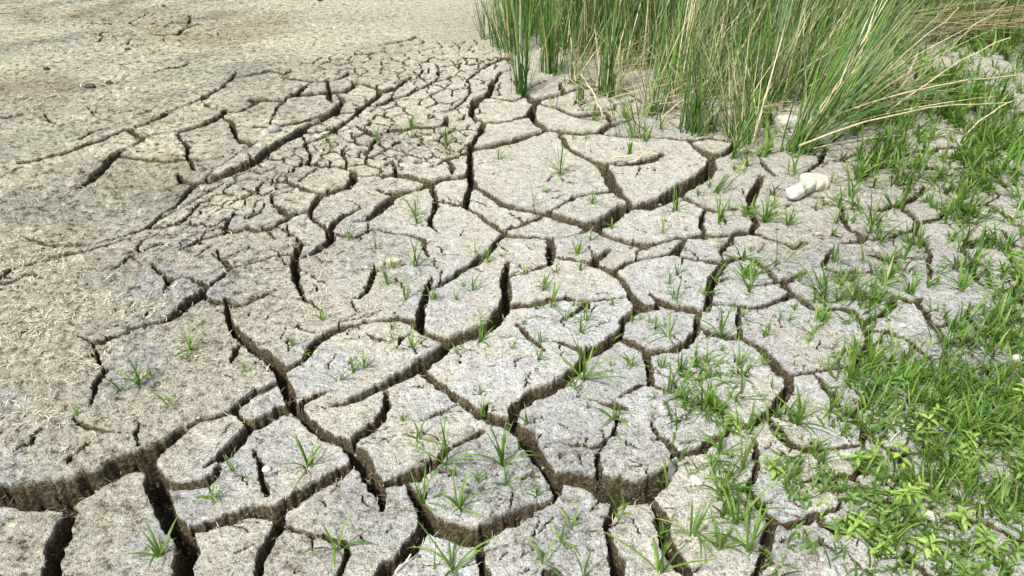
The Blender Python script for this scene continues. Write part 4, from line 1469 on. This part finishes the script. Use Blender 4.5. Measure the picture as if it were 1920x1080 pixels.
fr_ = np.random.default_rng(505)
px, py, gx, gy, tt = px_samples(52000, -250, 1250, 20, 900, fib_d, fr_)
ok = sat(gx, gy) > .001
px, py, gx, gy, tt = px[ok], py[ok], gx[ok], gy[ok], tt[ok]
n = len(px)
base = np.stack([gx, gy, zat(gx, gy) + fr_.uniform(.000, .004, n)], 1)
cd = np.array([.62, .575, .44]) * np.where(fr_.random((n, 1)) < .25, .35, 1) * fr_.uniform(.6, 1.25, (n, 1))
v, f, c = blades(base, fr_.uniform(0, 6.28, n), fr_.uniform(4, 22, n) * tt / FPX, fr_.uniform(.9, 1.9, n) * tt / FPX, fr_.uniform(1.25, 1.5, n), fr_.uniform(.0, .5, n), cd, 3, 0, cd, fr_.uniform(-2.2, 2.2, n), .9)
o = link('dry_fibre_litter', make_mesh('dry_fibre_litter', v, f, M_STRAW, c))
tag(o, 'curled dry plant fibres littering the mud on the left', 'litter', kind='stuff')
print('fibres', n)

# fine rootlets and straws sticking out of the crack walls
px, py, gx, gy, tt = px_samples(60000, 0, 1500, 240, 1080, lambda a, b: np.full(len(a), 1.0), fr_)
s_ = sat(gx, gy)
ok = (s_ < .001) & (s_ > -.018)
px, py, gx, gy, tt = px[ok][:5200], py[ok][:5200], gx[ok][:5200], gy[ok][:5200], tt[ok][:5200]
n = len(px)
base = np.stack([gx, gy, zat(gx, gy) + .001], 1)
cd = np.array([.55, .48, .32]) * fr_.uniform(.4, 1.2, (n, 1))
v, f, c = blades(base, fr_.uniform(0, 6.28, n), fr_.uniform(.006, .022, n), fr_.uniform(.0008, .0016, n), fr_.uniform(.3, 1.9, n), fr_.uniform(-.4, .8, n), cd, 3, 0, cd, fr_.uniform(-1.2, 1.2, n), .9)
o = link('wall_rootlets', make_mesh('wall_rootlets', v, f, M_STRAW, c))
tag(o, 'fine pale rootlets sticking out of the brown crack walls', 'rootlets', kind='stuff')

# crumbs
oct_v = np.array([[1, 0, 0], [0, 1, 0], [-1, 0, 0], [0, -1, 0], [0, 0, 1], [0, 0, -1]], float)
oct_f = np.array([[0, 1, 4], [1, 2, 4], [2, 3, 4], [3, 0, 4], [1, 0, 5], [2, 1, 5], [3, 2, 5], [0, 3, 5]])


def crumb_d(px, py):
    g = p2g_arr(px, py)
    return (.35 + .65 * ss(-.2, .4, fbm(g[0], g[1], .2, 3, 231))) * np.maximum(.25, blobs(px, py, [(1000, 900, 260, 160, 1.0), (1100, 1020, 200, 90, 1.0), (1700, 700, 300, 400, .8), (650, 1000, 200, 100, .8), (1650, 380, 200, 120, .9)]))


px, py, gx, gy, tt = px_samples(26000, -100, 2050, 60, 1130, crumb_d, fr_)
s_ = sat(gx, gy)
ok = (s_ > .002) | (fr_.random(len(px)) < .5)
px, py, gx, gy, tt = px[ok], py[ok], gx[ok], gy[ok], tt[ok]
n = len(px)
rad = (.6 + np.where(sat(gx, gy) < 0, 4.5, 3.0) * fr_.random(n) ** 3.5) * tt / FPX
V = oct_v[None] * rad[:, None, None] * fr_.uniform(.6, 1.3, (n, 6, 1)) * np.array([1, 1, .8])
a = fr_.uniform(0, 6.28, n)
Vx = V[..., 0] * np.cos(a)[:, None] - V[..., 1] * np.sin(a)[:, None]
Vy = V[..., 0] * np.sin(a)[:, None] + V[..., 1] * np.cos(a)[:, None]
V = np.stack([Vx + gx[:, None], Vy + gy[:, None], V[..., 2] + (zat(gx, gy) + rad * .3)[:, None]], -1).reshape(-1, 3)
F = (oct_f[None] + (np.arange(n) * 6)[:, None, None]).reshape(-1, 3)
i_, j_ = grid_ij(gx, gy)
cc_ = np.repeat(TINT[i_, j_] * fr_.uniform(.7, 1.3, (n, 1)), 6, axis=0)
o = link('soil_crumbs', make_mesh('soil_crumbs', V, F, M_MUD, cc_, False, None, {'soil': np.zeros(len(V)), 'litter': np.zeros(len(V))}))
tag(o, 'small crumbs of dry mud strewn over the plates', 'crumbs', kind='stuff')


# ------------------------------------------------------------------ stones, pebbles and other single finds
def lump(name, px, py, size, mat, label, cat, seed, rot=0.0, tilt=0.0, sink=.25, power=2.6, rough=.10, zoff=0.0, group=None, shape=None):
    """a stone: superellipsoid with uneven faces"""
    nu, nv = 22, 12
    th = np.linspace(0, 2 * math.pi, nu, endpoint=False)
    ph = np.linspace(-math.pi / 2, math.pi / 2, nv + 1)[1:-1]

    def sp_(v, e):
        return np.sign(v) * np.abs(v) ** e
    e = 2 / power
    T, Pp = np.meshgrid(th, ph)
    X, Y, Zz = sp_(np.cos(Pp), e) * sp_(np.cos(T), e), sp_(np.cos(Pp), e) * sp_(np.sin(T), e), sp_(np.sin(Pp), e)
    V = np.stack([X, Y, Zz], -1).reshape(-1, 3)
    V = np.concatenate([V, [[0, 0, -1], [0, 0, 1]]])
    nz = vnoise(V[:, 0] * 1.7 + seed * 3.1, V[:, 1] * 1.7 + V[:, 2] * 1.3, seed) + .5 * vnoise(V[:, 0] * 4 + 7, V[:, 1] * 4 + V[:, 2] * 3.1, seed + 1)
    V = V * (1 + rough * nz)[:, None]
    if shape is not None:
        V = shape(V)
    V = V * np.array(size) / 2
    f, nr = [], nv - 1
    for i in range(nr - 1):
        for j in range(nu):
            f.append([i * nu + j, i * nu + (j + 1) % nu, (i + 1) * nu + (j + 1) % nu, (i + 1) * nu + j])
    tri = [[(j + 1) % nu, j, nr * nu] for j in range(nu)] + [[(nr - 1) * nu + j, (nr - 1) * nu + (j + 1) % nu, nr * nu + 1] for j in range(nu)]
    g = p2g(px, py)
    z = float(np.median(zat(g[0] + np.array([-.01, 0, .01, 0, 0]), g[1] + np.array([0, .01, 0, -.01, 0]))))
    me = make_mesh(name, V, [np.array(f), np.array(tri)], mat)
    o = link(name, me, None, (g[0], g[1], z + size[2] * (.5 - sink) + zoff))
    o.rotation_euler = (tilt, 0, rot)
    return tag(o, label, cat, group)


m_white = stone_material('white_stone', (.40, .37, .30), (.66, .64, .58), 55)
m_cream = stone_material('cream_stone', (.42, .36, .24), (.66, .60, .44), 50)
m_pink = stone_material('pinkish_stone', (.50, .40, .30), (.62, .52, .42), 50)
m_grey = stone_material('grey_stone', (.16, .16, .17), (.42, .42, .44), 140)
m_dark = stone_material('dark_stone', (.030, .026, .022), (.085, .075, .06), 80)
m_leaf = stone_material('brown_leaf', (.30, .17, .12), (.42, .28, .2), 60)


def bone(V):
    V = V.copy()
    k_ = .72 + .28 * np.abs(V[:, 0]) ** 1.5
    V[:, 1] *= k_
    V[:, 2] *= k_
    V[:, 2] += .25 * V[:, 0] ** 2
    return V


lump('pale_stone', 1526, 345, (.115, .085, .050), m_cream, 'cream coloured flat stone lying behind the white knobbly stone', 'stone', 3, -.15, .0, .25, 3.6, .06)
ws = lump('white_stone', 1499, 366, (.170, .072, .060), m_white, 'white oblong stone with a pinkish end lying over a crack', 'stone', 5, .72, .0, .12, 3.0, .07, 0.0, None, bone)
pe = lump('pinkish_end', 1527, 352, (.056, .068, .050), m_pink, None, None, 8, .72, 0, .10, 3.0, .08)
pe.parent = ws
from mathutils import Matrix
pe.matrix_parent_inverse = (Matrix.Translation(ws.location) @ ws.rotation_euler.to_matrix().to_4x4()).inverted()
pe['label'] = 'pinkish worn end'

PEBBLES = [
    (515, 249, (.056, .042, .036), m_grey, 'grey speckled round stone beside the thin crack in the upper left', 9, .2, .12, 2.2, .05),
    (1304, 908, (.036, .018, .017), m_white, 'white oblong pebble on the lower right plate', 10, -.95, .1, 3.0, .04),
    (1526, 825, (.017, .015, .011), m_white, 'white round pebble on the rim of a lower right plate', 11, 0, .2, 2.2, .05),
    (501, 884, (.022, .020, .014), m_white, 'white round pebble at the edge of the short vertical crack', 12, 0, .2, 2.2, .06),
    (1240, 770, (.014, .013, .010), m_white, 'small white pebble above the plate with the short fork crack', 13, 0, .2, 2.2, .06),
    (737, 493, (.052, .030, .024), m_cream, 'cream clod on the widest plate of the centre left', 14, .1, .3, 2.4, .14),
    (1691, 613, (.022, .016, .012), m_white, 'white pebble on the pale plate right of the large smooth bluish plate', 15, .1, .2, 2.4, .08),
    (1698, 932, (.046, .024, .026), m_white, 'white topped clod in the middle of the herb patch', 16, .1, .3, 2.2, .14),
    (1740, 972, (.044, .026, .026), m_white, 'whitish clod peeping out right of the white topped clod', 17, -.7, .35, 2.2, .14),
    (1475, 232, (.120, .080, .060), m_white, 'whitish flat clod at the foot of the leaning rush clump', 18, .1, .3, 2.8, .10),
    (1515, 281, (.050, .040, .040), m_white, 'small square whitish clod right of the leaning rush clump', 19, .2, .3, 3.2, .08),
    (1905, 675, (.026, .022, .022), m_white, 'white clod at the right edge above the herbs', 20, .2, .3, 2.4, .12),
    (1540, 1053, (.010, .009, .008), m_white, 'tiny white pebble at the bottom right plate', 21, 0, .2, 2.2, .05),
    (988, 950, (.020, .006, .004), m_cream, 'cream chip on the right rim of the crumbly grey plate', 22, .0, .1, 2.4, .1),
    (915, 734, (.030, .008, .005), m_white, 'thin white chip on the smooth plate in the middle', 23, -.1, .1, 2.4, .1),
    (170, 162, (.060, .042, .038), m_dark, 'largest dark clod on the pale flat at the upper left', 24, .1, .2, 2.4, .14),
    (204, 155, (.045, .032, .028), m_dark, 'dark clod just right of the largest dark clod at the upper left', 25, .1, .2, 2.4, .14),
    (87, 129, (.042, .030, .028), m_dark, 'lone dark clod near the left edge of the pale flat', 26, .1, .2, 2.4, .14),
    (239, 93, (.042, .022, .020), m_dark, 'dark clod below the net of fine cracks at the upper left', 27, .1, .2, 2.4, .14),
    (600, 3, (.040, .030, .025), m_dark, 'dark clod at the top edge left of the middle', 28, .1, .2, 2.4, .14),
    (307, 11, (.034, .022, .020), m_dark, 'small dark clod above the net of fine cracks at the upper left', 29, .1, .2, 2.4, .14),
]
for (px, py, size, mat, label, seed, rot, sink, power, rough) in PEBBLES:
    dk = mat is m_dark
    lump('dark_clod' if dk else ('grey_stone' if mat is m_grey else ('clod' if 'clod' in label else ('chip' if 'chip' in label else 'pebble'))),
         px, py, tuple(q_ * (.75 if dk else 1) for q_ in size), mat, label, 'clod' if 'clod' in label else 'chip' if 'chip' in label else 'pebble' if 'pebble' in label else 'stone', seed, rot, 0, sink, power, .3 if dk else rough,
         0, 'loose dark clods on the flat' if dk else None)

# brown leaf and pale straws near the bottom edge
g = p2g(778, 1036)
lv, lf, lc = leaf_geo(np.array([[0, 0, 0.0]]), np.array([math.pi]), np.array([.028]), np.array([.010]), np.array([.1]), np.array([[.40, .22, .16]]), .2)
o = link('brown_leaf', make_mesh('brown_leaf', lv, lf, M_STRAW, lc), None, (g[0] + .008, g[1], float(zat(g[0], g[1])) + .006))
tag(o, 'small curled brown leaf at the crack near the bottom edge', 'leaf')
for (x0, y0, x1, y1, r_, label) in [
    (742, 1082, 772, 1054, .0022, 'pale straw leaning on the plate rim near the brown leaf'),
    (1670, 806, 1682, 776, .0022, 'short white twig standing in the grass of the lower right'),
    (1666, 836, 1690, 812, .0022, 'thin white twig lying above the herb patch'),
    (1775, 948, 1850, 962, .0020, 'brown dead runner lying under the herbs at the lower right'),
    (1530, 905, 1645, 950, .0020, 'long reddish runner creeping through the herb patch')]:
    a, b = p2g(x0, y0), p2g(x1, y1)
    pts = [np.array([a[0] + (b[0] - a[0]) * t, a[1] + (b[1] - a[1]) * t, float(zat(a[0], a[1])) + .006 + .010 * t + .004 * math.sin(7 * t)]) for t in np.linspace(0, 1, 7)]
    v, f = tube(pts, r_, r_ * .7, 6)
    colr = [.36, .22, .14] if ('runner' in label) else [.70, .66, .55]
    o = link('twig', make_mesh('twig', v, f, M_STRAW, np.tile(colr, (len(v), 1))))
    tag(o, label, 'twig')
# grey chip of crust wedged in the wide crack
g = p2g(1265, 872)
v = np.array([[-.010, 0, -.03], [.012, .002, -.03], [.015, 0, .012], [.006, .001, .020], [-.009, 0, .014],
              [-.010, .006, -.03], [.012, .008, -.03], [.015, .006, .012], [.006, .007, .020], [-.009, .006, .014]])
f5 = np.array([[0, 1, 2, 3, 4], [9, 8, 7, 6, 5]])
f4 = np.array([[0, 5, 6, 1], [1, 6, 7, 2], [2, 7, 8, 3], [3, 8, 9, 4], [4, 9, 5, 0]])
o = link('crust_flake', make_mesh('crust_flake', v * 1.3, [f5, f4], m_grey, None, False), None, (g[0], g[1], -.012))
o.rotation_euler = (-.3, .15, .3)
tag(o, 'grey flake of crust standing upright in the widest crack', 'flake')
print('objects', len(bpy.data.objects))
